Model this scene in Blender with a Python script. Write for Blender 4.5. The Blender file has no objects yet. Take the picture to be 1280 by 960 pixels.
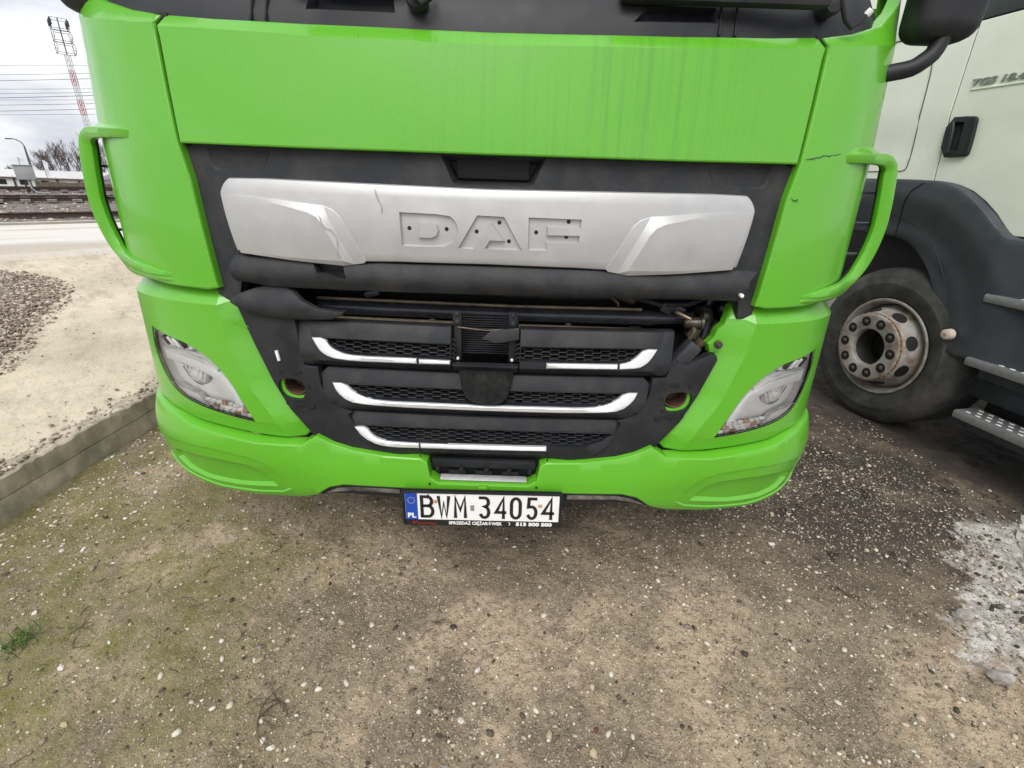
import bpy, bmesh, math, random
import numpy as np
from mathutils import Vector, Matrix
from mathutils.geometry import delaunay_2d_cdt
R = math.radians
scene = bpy.context.scene
col = scene.collection

# ------------------------------------------------------------------ camera, sky, sun, exposure
cd = bpy.data.cameras.new('camera'); cam = bpy.data.objects.new('camera', cd); col.objects.link(cam)
cd.sensor_width = 36.0; cd.lens = 36.0*600/1280; cd.clip_start = .02; cd.clip_end = 5000
_p, _r = R(23.4), R(2.0)
_fw = Vector((0, math.cos(_p), -math.sin(_p))); _up = Vector((0, math.sin(_p), math.cos(_p))); _rt = Vector((1, 0, 0))
_rx = _rt*math.cos(_r)+_up*math.sin(_r); _ux = _up*math.cos(_r)-_rt*math.sin(_r)
cam.matrix_world = Matrix(((_rx.x, _ux.x, -_fw.x, .085), (_rx.y, _ux.y, -_fw.y, -1.35), (_rx.z, _ux.z, -_fw.z, 1.43), (0, 0, 0, 1)))
scene.camera = cam

SUN_EL, SUN_AZ = R(50), R(192)        # azimuth measured clockwise from +Y (north)
world = bpy.data.worlds.new('World'); scene.world = world; world.use_nodes = True
wn = world.node_tree.nodes; wl = world.node_tree.links; wn.clear()
wo = wn.new('ShaderNodeOutputWorld'); bg = wn.new('ShaderNodeBackground'); bg.inputs[1].default_value = .12
sky = wn.new('ShaderNodeTexSky'); sky.sky_type = 'NISHITA'; sky.sun_disc = False
sky.sun_elevation = SUN_EL; sky.sun_rotation = SUN_AZ; sky.dust_density = 3; sky.air_density = 1.0
tc = wn.new('ShaderNodeTexCoord'); mp = wn.new('ShaderNodeMapping'); mp.inputs['Scale'].default_value = (1.3, 1.3, 4.0)
nz = wn.new('ShaderNodeTexNoise'); nz.inputs['Scale'].default_value = 2.2; nz.inputs['Detail'].default_value = 7; nz.inputs['Roughness'].default_value = .55
rp = wn.new('ShaderNodeValToRGB')
rp.color_ramp.elements[0].position = .36; rp.color_ramp.elements[0].color = (3.5, 3.7, 4.15, 1)
rp.color_ramp.elements[1].position = .60; rp.color_ramp.elements[1].color = (6.9, 6.9, 6.9, 1)
mx = wn.new('ShaderNodeMixRGB'); mx.inputs[0].default_value = .9
wl.new(tc.outputs['Generated'], mp.inputs[0]); wl.new(mp.outputs[0], nz.inputs['Vector']); wl.new(nz.outputs[0], rp.inputs[0])
wl.new(sky.outputs[0], mx.inputs[1]); wl.new(rp.outputs[0], mx.inputs[2]); wl.new(mx.outputs[0], bg.inputs[0]); wl.new(bg.outputs[0], wo.inputs[0])

sl = bpy.data.lights.new('sun', 'SUN'); sl.energy = 1.5; sl.angle = R(40); sl.color = (1, .97, .92)
so = bpy.data.objects.new('sun', sl); col.objects.link(so)
sd = Vector((math.sin(SUN_AZ)*math.cos(SUN_EL), math.cos(SUN_AZ)*math.cos(SUN_EL), math.sin(SUN_EL)))
so.rotation_euler = sd.to_track_quat('Z', 'Y').to_euler(); so.location = sd*30
vs = scene.view_settings; vs.view_transform = 'Standard'; vs.look = 'None'; vs.exposure = 0.66; vs.gamma = 1

# ------------------------------------------------------------------ materials
def nmat(name):
    m = bpy.data.materials.new(name); m.use_nodes = True
    return m, m.node_tree.nodes, m.node_tree.links, m.node_tree.nodes['Principled BSDF']
def rgb(h):                                       # sRGB hex-ish tuple 0-255 -> linear
    f = lambda c: c/12.92 if c <= .04045 else ((c+.055)/1.055)**2.4
    return tuple(f(c/255) for c in h)+(1,)
def pmat(name, c, rough=.5, metal=0, vary=.15, nscale=30, bump=.0, bscale=200, coat=0, spec=.5, dust=None, dustamt=.0, dscale=6, rvar=0):
    m, n, l, b = nmat(name)
    b.inputs['Roughness'].default_value = rough; b.inputs['Metallic'].default_value = metal
    b.inputs['Coat Weight'].default_value = coat; b.inputs['Coat Roughness'].default_value = .07; b.inputs['Specular IOR Level'].default_value = spec
    g = n.new('ShaderNodeTexCoord'); t = n.new('ShaderNodeTexNoise'); t.inputs['Scale'].default_value = nscale; t.inputs['Detail'].default_value = 6
    l.new(g.outputs['Object'], t.inputs['Vector'])
    mr = n.new('ShaderNodeMapRange'); mr.inputs[1].default_value = .3; mr.inputs[2].default_value = .7; mr.inputs[3].default_value = 1-vary; mr.inputs[4].default_value = 1+vary
    l.new(t.outputs[0], mr.inputs[0])
    mm = n.new('ShaderNodeMixRGB'); mm.blend_type = 'MULTIPLY'; mm.inputs[0].default_value = 1; mm.inputs[1].default_value = (*c[:3], 1)
    l.new(mr.outputs[0], mm.inputs[2]); out = mm.outputs[0]
    if dust:
        t2 = n.new('ShaderNodeTexNoise'); t2.inputs['Scale'].default_value = dscale; t2.inputs['Detail'].default_value = 9; t2.inputs['Roughness'].default_value = .68
        l.new(g.outputs['Object'], t2.inputs['Vector'])
        r2 = n.new('ShaderNodeMapRange'); r2.inputs[1].default_value = .42; r2.inputs[2].default_value = .75; r2.inputs[3].default_value = 0; r2.inputs[4].default_value = dustamt
        l.new(t2.outputs[0], r2.inputs[0])
        m2 = n.new('ShaderNodeMixRGB'); m2.inputs[2].default_value = (*dust[:3], 1); l.new(r2.outputs[0], m2.inputs[0]); l.new(out, m2.inputs[1]); out = m2.outputs[0]
    if rvar:
        r3 = n.new('ShaderNodeMapRange'); r3.inputs[1].default_value = .3; r3.inputs[2].default_value = .7; r3.inputs[3].default_value = rough-rvar; r3.inputs[4].default_value = rough+rvar
        l.new(t.outputs[0], r3.inputs[0]); l.new(r3.outputs[0], b.inputs['Roughness'])
    l.new(out, b.inputs['Base Color'])
    if bump:
        t3 = n.new('ShaderNodeTexNoise'); t3.inputs['Scale'].default_value = bscale; t3.inputs['Detail'].default_value = 3; l.new(g.outputs['Object'], t3.inputs['Vector'])
        bp = n.new('ShaderNodeBump'); bp.inputs['Strength'].default_value = bump; bp.inputs['Distance'].default_value = .002
        l.new(t3.outputs[0], bp.inputs['Height']); l.new(bp.outputs[0], b.inputs['Normal'])
    return m
GREEN = (.105, .400, .017)
M = {}
M['green'] = pmat('green_paint', GREEN, .34, vary=.12, nscale=420, coat=.5, spec=.45, dust=(.16, .32, .06), dustamt=.16, dscale=4, bump=.012, bscale=60, rvar=.05)
M['black'] = pmat('black_plastic', (.015, .0165, .020), .5, vary=.15, nscale=14, bump=.12, bscale=900, dust=(.075, .073, .070), dustamt=.22, dscale=7, spec=.35, rvar=.08)
M['dusty'] = pmat('dusty_black_plastic', (.020, .022, .026), .62, vary=.2, nscale=10, bump=.12, bscale=900, dust=(.13, .12, .105), dustamt=.28, dscale=9, spec=.35)
M['deep'] = pmat('engine_black', (.006, .006, .006), .7, vary=.3, nscale=18)
M['silver'] = pmat('silver_paint', (.46, .46, .46), .40, metal=.35, vary=.05, nscale=12, dust=(.36, .33, .29), dustamt=.20, dscale=40, bump=.02, bscale=700, rvar=.05)
M['chrome'] = pmat('satin_chrome', (.72, .73, .74), .22, metal=.45, vary=.05, nscale=30)
M['steel'] = pmat('oily_steel', (.11, .095, .078), .4, metal=.7, vary=.4, nscale=40)
M['brass'] = pmat('dull_brass_pipe', (.30, .24, .16), .4, metal=.6, vary=.3, nscale=30)
M['rust'] = pmat('rusty_brown_steel', (.10, .055, .03), .8, vary=.4, nscale=60, bump=.4, bscale=150)
M['tube'] = pmat('black_enamel_tube', (.035, .038, .045), .3, vary=.3, nscale=30, dust=(.06, .055, .05), dustamt=.3)
M['rubber'] = pmat('dirty_tyre_rubber', (.030, .030, .030), .75, vary=.3, nscale=12, bump=.25, bscale=60, dust=(.13, .122, .11), dustamt=.7, dscale=5)
M['white'] = pmat('cream_white_paint', (.90, .905, .82), .35, vary=.03, nscale=5, coat=.3, dust=(.5, .48, .40), dustamt=.2, dscale=3)
M['fender'] = pmat('charcoal_fender_plastic', (.050, .056, .068), .5, vary=.15, nscale=9, bump=.1, bscale=700, dust=(.10, .10, .10), dustamt=.3, dscale=6, spec=.4)
M['rim'] = pmat('weathered_rim_paint', (.36, .355, .335), .5, vary=.15, nscale=25, dust=(.15, .07, .028), dustamt=1.0, dscale=11, bump=.1)
M['rimdark'] = pmat('hub_dark', (.02, .018, .016), .6, vary=.3)
M['nut'] = pmat('rusty_nut', (.07, .045, .03), .7, vary=.3, nscale=80)
M['alu'] = pmat('aluminium_step', (.34, .34, .345), .45, metal=.6, vary=.15, nscale=40)
M['lampsilver'] = pmat('lamp_reflector', (.93, .93, .91), .22, metal=.3, vary=.1, nscale=20)
M['lampgrey'] = pmat('lamp_grey_bezel', (.84, .84, .82), .35, metal=.0, vary=.08, nscale=20)
M['lampwhite'] = pmat('lamp_white_guide', (.95, .95, .94), .3, vary=.04)
M['amber'] = pmat('amber_bulb_glass', (.50, .30, .20), .3, vary=.3, nscale=60)
M['pwhite'] = pmat('plate_white', (.80, .80, .79), .4, vary=.03)
M['pblue'] = pmat('plate_blue', (.01, .06, .38), .4, vary=.05)
M['pblack'] = pmat('plate_black', (.012, .012, .012), .5, vary=.05)
M['yellow'] = pmat('star_yellow', (.7, .5, .02), .5, vary=.05)
M['red'] = pmat('print_red', (.5, .02, .02), .5, vary=.05)
M['grey'] = pmat('sticker_grey', (.25, .26, .26), .5, vary=.1)
M['chip'] = pmat('exposed_grey_primer', (.03, .05, .02), .7, vary=.2)
M['glassdark'] = pmat('dark_windscreen_glass', (.008, .01, .012), .06, vary=.02, spec=.6)
m, n, l, b = nmat('clear_lamp_lens'); n.remove(b)
tr = n.new('ShaderNodeBsdfTransparent'); tr.inputs[0].default_value = (1, 1, 1, 1); gl = n.new('ShaderNodeBsdfGlossy'); gl.inputs['Roughness'].default_value = .08
fr = n.new('ShaderNodeFresnel'); fr.inputs[0].default_value = 1.5; ms = n.new('ShaderNodeMixShader')
l.new(fr.outputs[0], ms.inputs[0]); l.new(tr.outputs[0], ms.inputs[1]); l.new(gl.outputs[0], ms.inputs[2]); l.new(ms.outputs[0], n['Material Output'].inputs[0])
M['lens'] = m

# hood paint: the same green with vertical grime runs
m = M['green'].copy(); m.name = 'green_paint_with_grime_runs'; n, l = m.node_tree.nodes, m.node_tree.links
b = n['Principled BSDF']; src = b.inputs['Base Color'].links[0].from_socket
g = n.new('ShaderNodeTexCoord'); mpn = n.new('ShaderNodeMapping'); mpn.inputs['Scale'].default_value = (48, 1, 1.3)
t = n.new('ShaderNodeTexNoise'); t.inputs['Scale'].default_value = 1.0; t.inputs['Detail'].default_value = 5; t.inputs['Roughness'].default_value = .7
l.new(g.outputs['Object'], mpn.inputs[0]); l.new(mpn.outputs[0], t.inputs['Vector'])
r1 = n.new('ShaderNodeMapRange'); r1.inputs[1].default_value = .47; r1.inputs[2].default_value = .68; l.new(t.outputs[0], r1.inputs[0])
sx = n.new('ShaderNodeSeparateXYZ'); l.new(g.outputs['Object'], sx.inputs[0])
xr = n.new('ShaderNodeValToRGB'); e = xr.color_ramp.elements; e[0].position = .36; e[0].color = (0, 0, 0, 1); e[1].position = .95; e[1].color = (0, 0, 0, 1)
for p_, v_ in ((.44, .4), (.56, .7), (.66, 1), (.74, .95), (.82, .45)):
    q = xr.color_ramp.elements.new(p_); q.color = (v_, v_, v_, 1)
ma = n.new('ShaderNodeMath'); ma.operation = 'MULTIPLY_ADD'; ma.inputs[1].default_value = .5; ma.inputs[2].default_value = .5; l.new(sx.outputs[0], ma.inputs[0]); l.new(ma.outputs[0], xr.inputs[0])
mu = n.new('ShaderNodeMath'); mu.operation = 'MULTIPLY'; l.new(r1.outputs[0], mu.inputs[0]); l.new(xr.outputs[0], mu.inputs[1])
mv = n.new('ShaderNodeMath'); mv.operation = 'MULTIPLY'; mv.inputs[1].default_value = .38; l.new(mu.outputs[0], mv.inputs[0])
mm = n.new('ShaderNodeMixRGB'); mm.inputs[2].default_value = (.06, .19, .03, 1); l.new(mv.outputs[0], mm.inputs[0]); l.new(src, mm.inputs[1]); l.new(mm.outputs[0], b.inputs['Base Color'])
M['hood'] = m

# ------------------------------------------------------------------ object helpers
def link(o, parent=None):
    col.objects.link(o)
    if parent is not None:
        o.parent = parent
        if 'shift' in parent.keys():
            o.matrix_parent_inverse = Matrix.Translation(Vector(parent['shift']))
    return o
def obj(name, verts, faces, mat, parent=None, smooth=True, ang=35):
    me = bpy.data.meshes.new(name); me.from_pydata([tuple(map(float, v)) for v in verts], [], faces); me.validate()
    bm = bmesh.new(); bm.from_mesh(me); bmesh.ops.recalc_face_normals(bm, faces=bm.faces); bm.to_mesh(me); bm.free()
    mats = mat if isinstance(mat, (list, tuple)) else [mat]
    for k in mats: me.materials.append(M[k] if isinstance(k, str) else k)
    if smooth:
        me.polygons.foreach_set('use_smooth', [True]*len(me.polygons)); me.set_sharp_from_angle(angle=R(ang))
    return link(bpy.data.objects.new(name, me), parent)
def tag(o, label, cat=None, group=None, kind=None):
    o['label'] = label
    if cat: o['category'] = cat
    if group: o['group'] = group
    if kind: o['kind'] = kind
    return o
def thing(name, loc, label, cat, group=None):
    o = bpy.data.objects.new(name, None); col.objects.link(o); o.location = loc; o.empty_display_size = .2
    o['shift'] = [-loc[0], -loc[1], -loc[2]]
    return tag(o, label, cat, group)
class MB:
    def __init__(s): s.v = []; s.f = []
    def add(s, v, f):
        k = len(s.v); s.v += [tuple(p) for p in v]; s.f += [tuple(i+k for i in q) for q in f]; return s
    def box(s, c, d, mat=None):
        v = [Vector((x*d[0]/2, y*d[1]/2, z*d[2]/2)) for x in (-1, 1) for y in (-1, 1) for z in (-1, 1)]
        if mat is not None: v = [mat @ p for p in v]
        return s.add([p+Vector(c) for p in v], [(0, 1, 3, 2), (4, 6, 7, 5), (0, 4, 5, 1), (2, 3, 7, 6), (0, 2, 6, 4), (1, 5, 7, 3)])
    def bbox(s, c, d, bev=.004, mat=None):           # bevelled box
        bm = bmesh.new(); bmesh.ops.create_cube(bm, size=1)
        for v in bm.verts: v.co = Vector((v.co.x*d[0], v.co.y*d[1], v.co.z*d[2]))
        bmesh.ops.bevel(bm, geom=bm.edges[:], offset=bev, segments=2, affect='EDGES', profile=.6)
        bm.verts.index_update()
        s.add([(mat @ v.co if mat is not None else v.co)+Vector(c) for v in bm.verts], [[v.index for v in f.verts] for f in bm.faces]); bm.free(); return s
    def tube(s, path, rad, n=10, cap=True):
        path = [Vector(p) for p in path]; rr = rad if isinstance(rad, (list, tuple)) else [rad]*len(path); rings = []; prev = None
        for i, p in enumerate(path):
            t = (path[min(i+1, len(path)-1)]-path[max(i-1, 0)]).normalized()
            if prev is None:
                a = t.orthogonal().normalized()
            else:
                a = (prev-t*prev.dot(t)); a = a.normalized() if a.length > 1e-6 else t.orthogonal().normalized()
            prev = a; bb = t.cross(a)
            rings.append([p+(a*math.cos(2*math.pi*k/n)+bb*math.sin(2*math.pi*k/n))*rr[i] for k in range(n)])
        v = [q for r_ in rings for q in r_]; f = []
        for i in range(len(rings)-1):
            for k in range(n):
                f.append((i*n+k, i*n+(k+1) % n, (i+1)*n+(k+1) % n, (i+1)*n+k))
        if cap: f += [tuple(range(n))[::-1], tuple((len(rings)-1)*n+k for k in range(n))]
        return s.add(v, f)
    def lathe(s, prof, o, ax, n=48, closed=False):
        o = Vector(o); ax = Vector(ax).normalized(); a = ax.orthogonal().normalized(); bb = ax.cross(a); v = []; f = []
        for r_, h in prof:
            for k in range(n):
                v.append(o+ax*h+(a*math.cos(2*math.pi*k/n)+bb*math.sin(2*math.pi*k/n))*r_)
        m_ = len(prof)
        for i in range(m_ if closed else m_-1):
            j = (i+1) % m_
            for k in range(n): f.append((i*n+k, i*n+(k+1) % n, j*n+(k+1) % n, j*n+k))
        return s.add(v, f)
    def build(s, name, mat, parent=None, smooth=True, ang=35): return obj(name, s.v, s.f, mat, parent, smooth, ang)

# ------------------------------------------------------------------ curved truck front surfaces
def cr(P, n=16):
    P = [np.array(p, float) for p in P]; Q = [np.array([-P[1][0], P[1][1]])]+P+[2*P[-1]-P[-2]]; o = []
    for i in range(1, len(Q)-2):
        a, b_, c, d = Q[i-1:i+3]
        for k in range(n):
            t = k/n; o.append(.5*((2*b_)+(-a+c)*t+(2*a-5*b_+4*c-d)*t*t+(-a+3*b_-3*c+d)*t**3))
    o.append(P[-1]); A = np.array(o); return A, np.r_[0, np.cumsum(np.hypot(*np.diff(A, axis=0).T))]
CAB = cr([(0, 0), (.3, .005), (.6, .025), (.85, .06), (1.0, .105), (1.1, .17), (1.17, .27), (1.21, .42), (1.23, .7), (1.24, 1.1)])
BMP = cr([(0, 0), (.3, .004), (.6, .02), (.85, .055), (1.0, .10), (1.11, .17), (1.185, .27), (1.225, .42), (1.24, .6), (1.245, 1.1)])
CPR = np.array([(.2, .03), (.5, 0), (1.2, .03), (1.5, .05), (1.8, .09), (2.0, .14), (2.9, .42)])
BPR = np.array([(.25, .12), (.30, .07), (.35, .03), (.41, .01), (.5, 0), (.75, .008), (1.1, .028), (1.3, .04)])
def mksurf(AU, pr):
    A, U = AU
    def S(u, z, off=0.):
        sg = -1 if u < 0 else 1; a = abs(u)
        def f(q):
            x = float(np.interp(abs(q), U, A[:, 0])); return (x if q >= 0 else -x), float(np.interp(abs(q), U, A[:, 1]))
        ex = .042*min(1, max(0, (a-.85)/.35))**1.5 if u < 0 else 0.
        x, y = f(a); x1, y1 = f(a+.004); x0, y0 = f(a-.004); tx, ty = x1-x0, y1-y0; L = math.hypot(tx, ty)
        return (sg*(x+ex+off*ty/L), y-off*tx/L+float(np.interp(z, pr[:, 0], pr[:, 1])), z)
    return S
SC = mksurf(CAB, CPR); SB = mksurf(BMP, BPR)

def inpoly(p, poly):
    x, y = p; c = False; j = len(poly)-1
    for i in range(len(poly)):
        xi, yi = poly[i]; xj, yj = poly[j]
        if (yi > y) != (yj > y) and x < (xj-xi)*(y-yi)/(yj-yi)+xi: c = not c
        j = i
    return c
def sdist(P, poly, closed=True):
    P = np.atleast_2d(P); A = np.array(poly, float); Bq = np.roll(A, -1, 0) if closed else None
    if not closed: A, Bq = A[:-1], A[1:]
    best = np.full(len(P), 1e9)
    for a, b_ in zip(A, Bq):
        ab = b_-a; L = ab@ab or 1e-12; t = np.clip(((P-a)@ab)/L, 0, 1); best = np.minimum(best, np.hypot(*(P-(a+t[:, None]*ab)).T))
    return best
def area(p): return sum(p[i-1][0]*p[i][1]-p[i][0]*p[i-1][1] for i in range(len(p)))/2
def ccw(p): return list(p) if area(p) > 0 else list(p)[::-1]
def resamp(p, res, closed=True):
    o = []; N = len(p)
    for i in range(N if closed else N-1):
        a, b_ = p[i], p[(i+1) % N]; L = math.hypot(b_[0]-a[0], b_[1]-a[1]); k = max(1, math.ceil(L/res))
        for j in range(k): o.append((a[0]+(b_[0]-a[0])*j/k, a[1]+(b_[1]-a[1])*j/k))
    if not closed: o.append(tuple(p[-1]))
    return o
def smoothp(p, it=2, keep=70):                 # corner-cutting that leaves sharp corners alone
    for _ in range(it):
        o = []; N = len(p)
        for i in range(N):
            a, b_, c = np.array(p[i-1]), np.array(p[i]), np.array(p[(i+1) % N]); u, v = b_-a, c-b_
            an = math.degrees(abs(math.atan2(u[0]*v[1]-u[1]*v[0], u@v)))
            if an < 4 or an > keep: o.append(tuple(b_))
            else: o += [tuple(b_-u*.25), tuple(b_+v*.25)]
        p = o
    return p
def inset(p, d):                                # p ccw; inward offset
    N = len(p); o = []
    for i in range(N):
        a, b_, c = np.array(p[i-1]), np.array(p[i]), np.array(p[(i+1) % N]); u = b_-a; v = c-b_
        u = u/(np.hypot(*u) or 1); v = v/(np.hypot(*v) or 1); n1 = np.array([-u[1], u[0]]); n2 = np.array([-v[1], v[0]]); m_ = n1+n2; L = m_@m_
        m_ = m_/(max(L, .5)) * 2 / 1.0 if L > 1e-6 else n1
        m_ = (n1+n2)/max(1+n1@n2, .35)
        o.append(tuple(b_+m_*d))
    return o
def mir(p): return [(-a, b_) for a, b_ in p][::-1]
def sym(p): return list(p)+[(-a, b_) for a, b_ in p[::-1] if abs(a) > 1e-6]

def panel(name, outline, S, off=0., mat='black', parent=None, res=.04, thick=.02, rnd=.006, loops=(), lines=(), holes=(), dispf=None, ang=32, sm=0, back=False):
    """Sheet that follows surface S inside an outline given in (u,z): rounded rim, raised/recessed regions, holes, depth."""
    out = ccw(outline)
    if sm: out = smoothp(out, sm)
    out = resamp(out, res); pts = []; dsp = []; edges = []
    def addloop(p, d, closed=True):
        k = len(pts); pts.extend(p); dsp.extend([d]*len(p)); N = len(p)
        edges.extend([(k+i, k+(i+1) % N) for i in range(N if closed else N-1)])
    addloop(out, -rnd)
    rings = [out]
    if rnd:
        r1 = inset(out, rnd*.3); r2 = inset(out, rnd); addloop(r1, -rnd*.3); addloop(r2, 0.); rings += [r2]
    regs = []
    for lp in loops:                             # (poly, d_edge, d_inside, bevel)
        poly, d0, d1, bev = lp; poly = resamp(ccw(poly), res); addloop(poly, d0)
        q = inset(poly, bev); addloop(q, d1); regs.append((q, d1)); rings += [poly, q]
    for h in holes:
        h = resamp(ccw(h), res); addloop(h, None); rings.append(h)
    for ln in lines:
        ln = resamp(ln, res, False); addloop(ln, None, False)
    O = np.array(out); lo, hi = O.min(0), O.max(0); gp = []
    nx, ny = int((hi[0]-lo[0])/res)+1, int((hi[1]-lo[1])/res)+1
    for j in range(ny+1):
        for i in range(nx+1):
            gp.append((lo[0]+(i+.5*(j % 2))*res, lo[1]+j*res))
    gp = np.array(gp); ok = np.array([inpoly(p, out) for p in gp]); gp = gp[ok]
    if len(gp):
        for r_ in rings: gp = gp[sdist(gp, r_) > res*.35] if len(gp) else gp
        for ln in lines: gp = gp[sdist(gp, ln, False) > res*.35] if len(gp) else gp
    base = len(pts)
    def region(p):
        d = 0.
        for q, v in regs:
            if inpoly(p, q): d = v
        return d
    for p in gp: pts.append(tuple(p)); dsp.append(None)
    res_ = delaunay_2d_cdt([Vector(p) for p in pts], edges, [], 1, 1e-6)
    V, F, OV = res_[0], res_[2], res_[3]
    hs = [ccw(h) for h in holes]; P3 = []; uv = []
    for i, v in enumerate(V):
        p = (v.x, v.y); d = None
        for o_ in OV[i]:
            if dsp[o_] is not None: d = dsp[o_]
        if d is None: d = region(p)
        if dispf: d += dispf(*p)
        uv.append(p); P3.append(S(p[0], p[1], off+d))
    faces = []
    for f in F:
        c = (sum(uv[i][0] for i in f)/len(f), sum(uv[i][1] for i in f)/len(f))
        if not inpoly(c, out) or any(inpoly(c, h) for h in hs): continue
        faces.append(tuple(f))
    cnt = {}
    for f in faces:
        for a, b_ in zip(f, f[1:]+f[:1]): cnt[(min(a, b_), max(a, b_))] = cnt.get((min(a, b_), max(a, b_)), 0)+1
    bk = {}
    def back_i(i):
        if i not in bk:
            bk[i] = len(P3); dd = dispf(*uv[i]) if dispf else 0.
            P3.append(S(uv[i][0], uv[i][1], off+dd-thick))
        return bk[i]
    nf = list(faces)
    for (a, b_), c in cnt.items():
        if c == 1: nf.append((a, b_, back_i(b_), back_i(a)))
    if back:
        nf += [tuple(back_i(i) for i in f)[::-1] for f in faces]
    used = sorted({i for f in nf for i in f}); mp_ = {k: j for j, k in enumerate(used)}
    return obj(name, [P3[i] for i in used], [tuple(mp_[i] for i in f) for f in nf], mat, parent, True, ang)
def circ(cx, cy, r, n=20, ry=None): return [(cx+r*math.cos(2*math.pi*k/n), cy+(ry or r)*math.sin(2*math.pi*k/n)) for k in range(n)]
def lerp(x, xs, ys): return float(np.interp(x, xs, ys))
M['steelworn'] = pmat('worn_chrome', (.30, .29, .28), .3, metal=.6, vary=.5, nscale=25, dust=(.02, .018, .016), dustamt=1.0, dscale=11)
M['chromebadge'] = pmat('badge_chrome', (.33, .34, .34), .35, metal=.7, vary=.1)
M['markerlens'] = pmat('pale_marker_lens', (.62, .52, .46), .2, vary=.08)
SPL = ['white round stone near the centre, second nearest below the number plate', 'large cream stone at the bottom edge of the dirt', 'white angular stone left of the large cream one', 'bright white stone right of centre on the dirt', 'pale yellow stone beside the dark red stone', 'dark red stone near the bottom edge', 'long white stone right of the bumper end', 'white stone beside the largest dry weed', 'pale round stone in the moss below the grass tuft', 'white stone in the moss above the grass tuft', 'tan stone in the moss at far lower left', 'grey stone just below the number plate', 'small white stone left of the round white one', 'white stone right below the number plate shade', 'light grey flat stone at the bottom edge']
M['rustorange'] = pmat('orange_rust', (.16, .075, .028), .85, vary=.5, nscale=40, dust=(.3, .28, .25), dustamt=.6, dscale=12)
M['felt'] = pmat('rough_dark_cover', (.011, .011, .011), .9, vary=.4, nscale=60, bump=.6, bscale=300, spec=.2, dust=(.06, .06, .055), dustamt=.35, dscale=20)


# ------------------------------------------------------------------ the green truck
TRK = thing('semi_truck', (0, .6, 0), 'bright green semi truck seen head on, its grille broken and badge letters missing', 'truck')
# hood
def hood_d(u, z):
    zc = lerp(abs(u), [0, .45, .87], [1.727, 1.735, 1.757]); d = -(z-zc)*.75 if z > zc else 0
    d += .004*math.exp(-((abs(u)-.5)/.35)**2)
    return d
H = [(0, 1.76), (.173, 1.761), (.494, 1.767), (.72, 1.776), (.856, 1.787), (.866, 1.766), (.857, 1.62), (.847, 1.484), (.5, 1.480), (0, 1.479)]
hood = panel('hood_panel', sym(H), SC, .004, 'hood', TRK, .045, .03, .005, lines=[[(-.865, 1.757), (-.45, 1.735), (0, 1.727), (.45, 1.735), (.865, 1.757)]], dispf=hood_d, ang=14)
def crack(name, pts, S, off, parent, mat='chip', w=.0012):
    v = []; f = []
    pts = resamp(pts, .012, False); rnd = random.Random(len(pts)*7+3)
    pts = [(a+rnd.uniform(-.002, .002), b_+rnd.uniform(-.002, .002)) for a, b_ in pts]
    for i, (u, z) in enumerate(pts):
        q = pts[min(i+1, len(pts)-1)]; p = pts[max(i-1, 0)]; t = np.array(q)-np.array(p); t = t/np.hypot(*t); n_ = np.array([-t[1], t[0]]); ww = w*(.35+rnd.random()) if 0 < i < len(pts)-1 else w*.2
        for s_ in (-1, 1): v.append(S(u+n_[0]*ww*s_, z+n_[1]*ww*s_, off))
        if i: f.append((2*i-2, 2*i-1, 2*i+1, 2*i))
    return obj(name, v, f, mat, parent, False)
crack('paint_crack', [(-.445, 1.503), (-.432, 1.493), (-.42, 1.489), (-.37, 1.488), (-.33, 1.484)], SC, .0055, hood)
crack('paint_crack', [(-.44, 1.535), (-.436, 1.51), (-.43, 1.497), (-.43, 1.485)], SC, .0055, hood)
crack('paint_crack', [(-.33, 1.745), (-.325, 1.73), (-.33, 1.718), (-.318, 1.708)], SC, .0058, hood, w=.0008)

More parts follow.
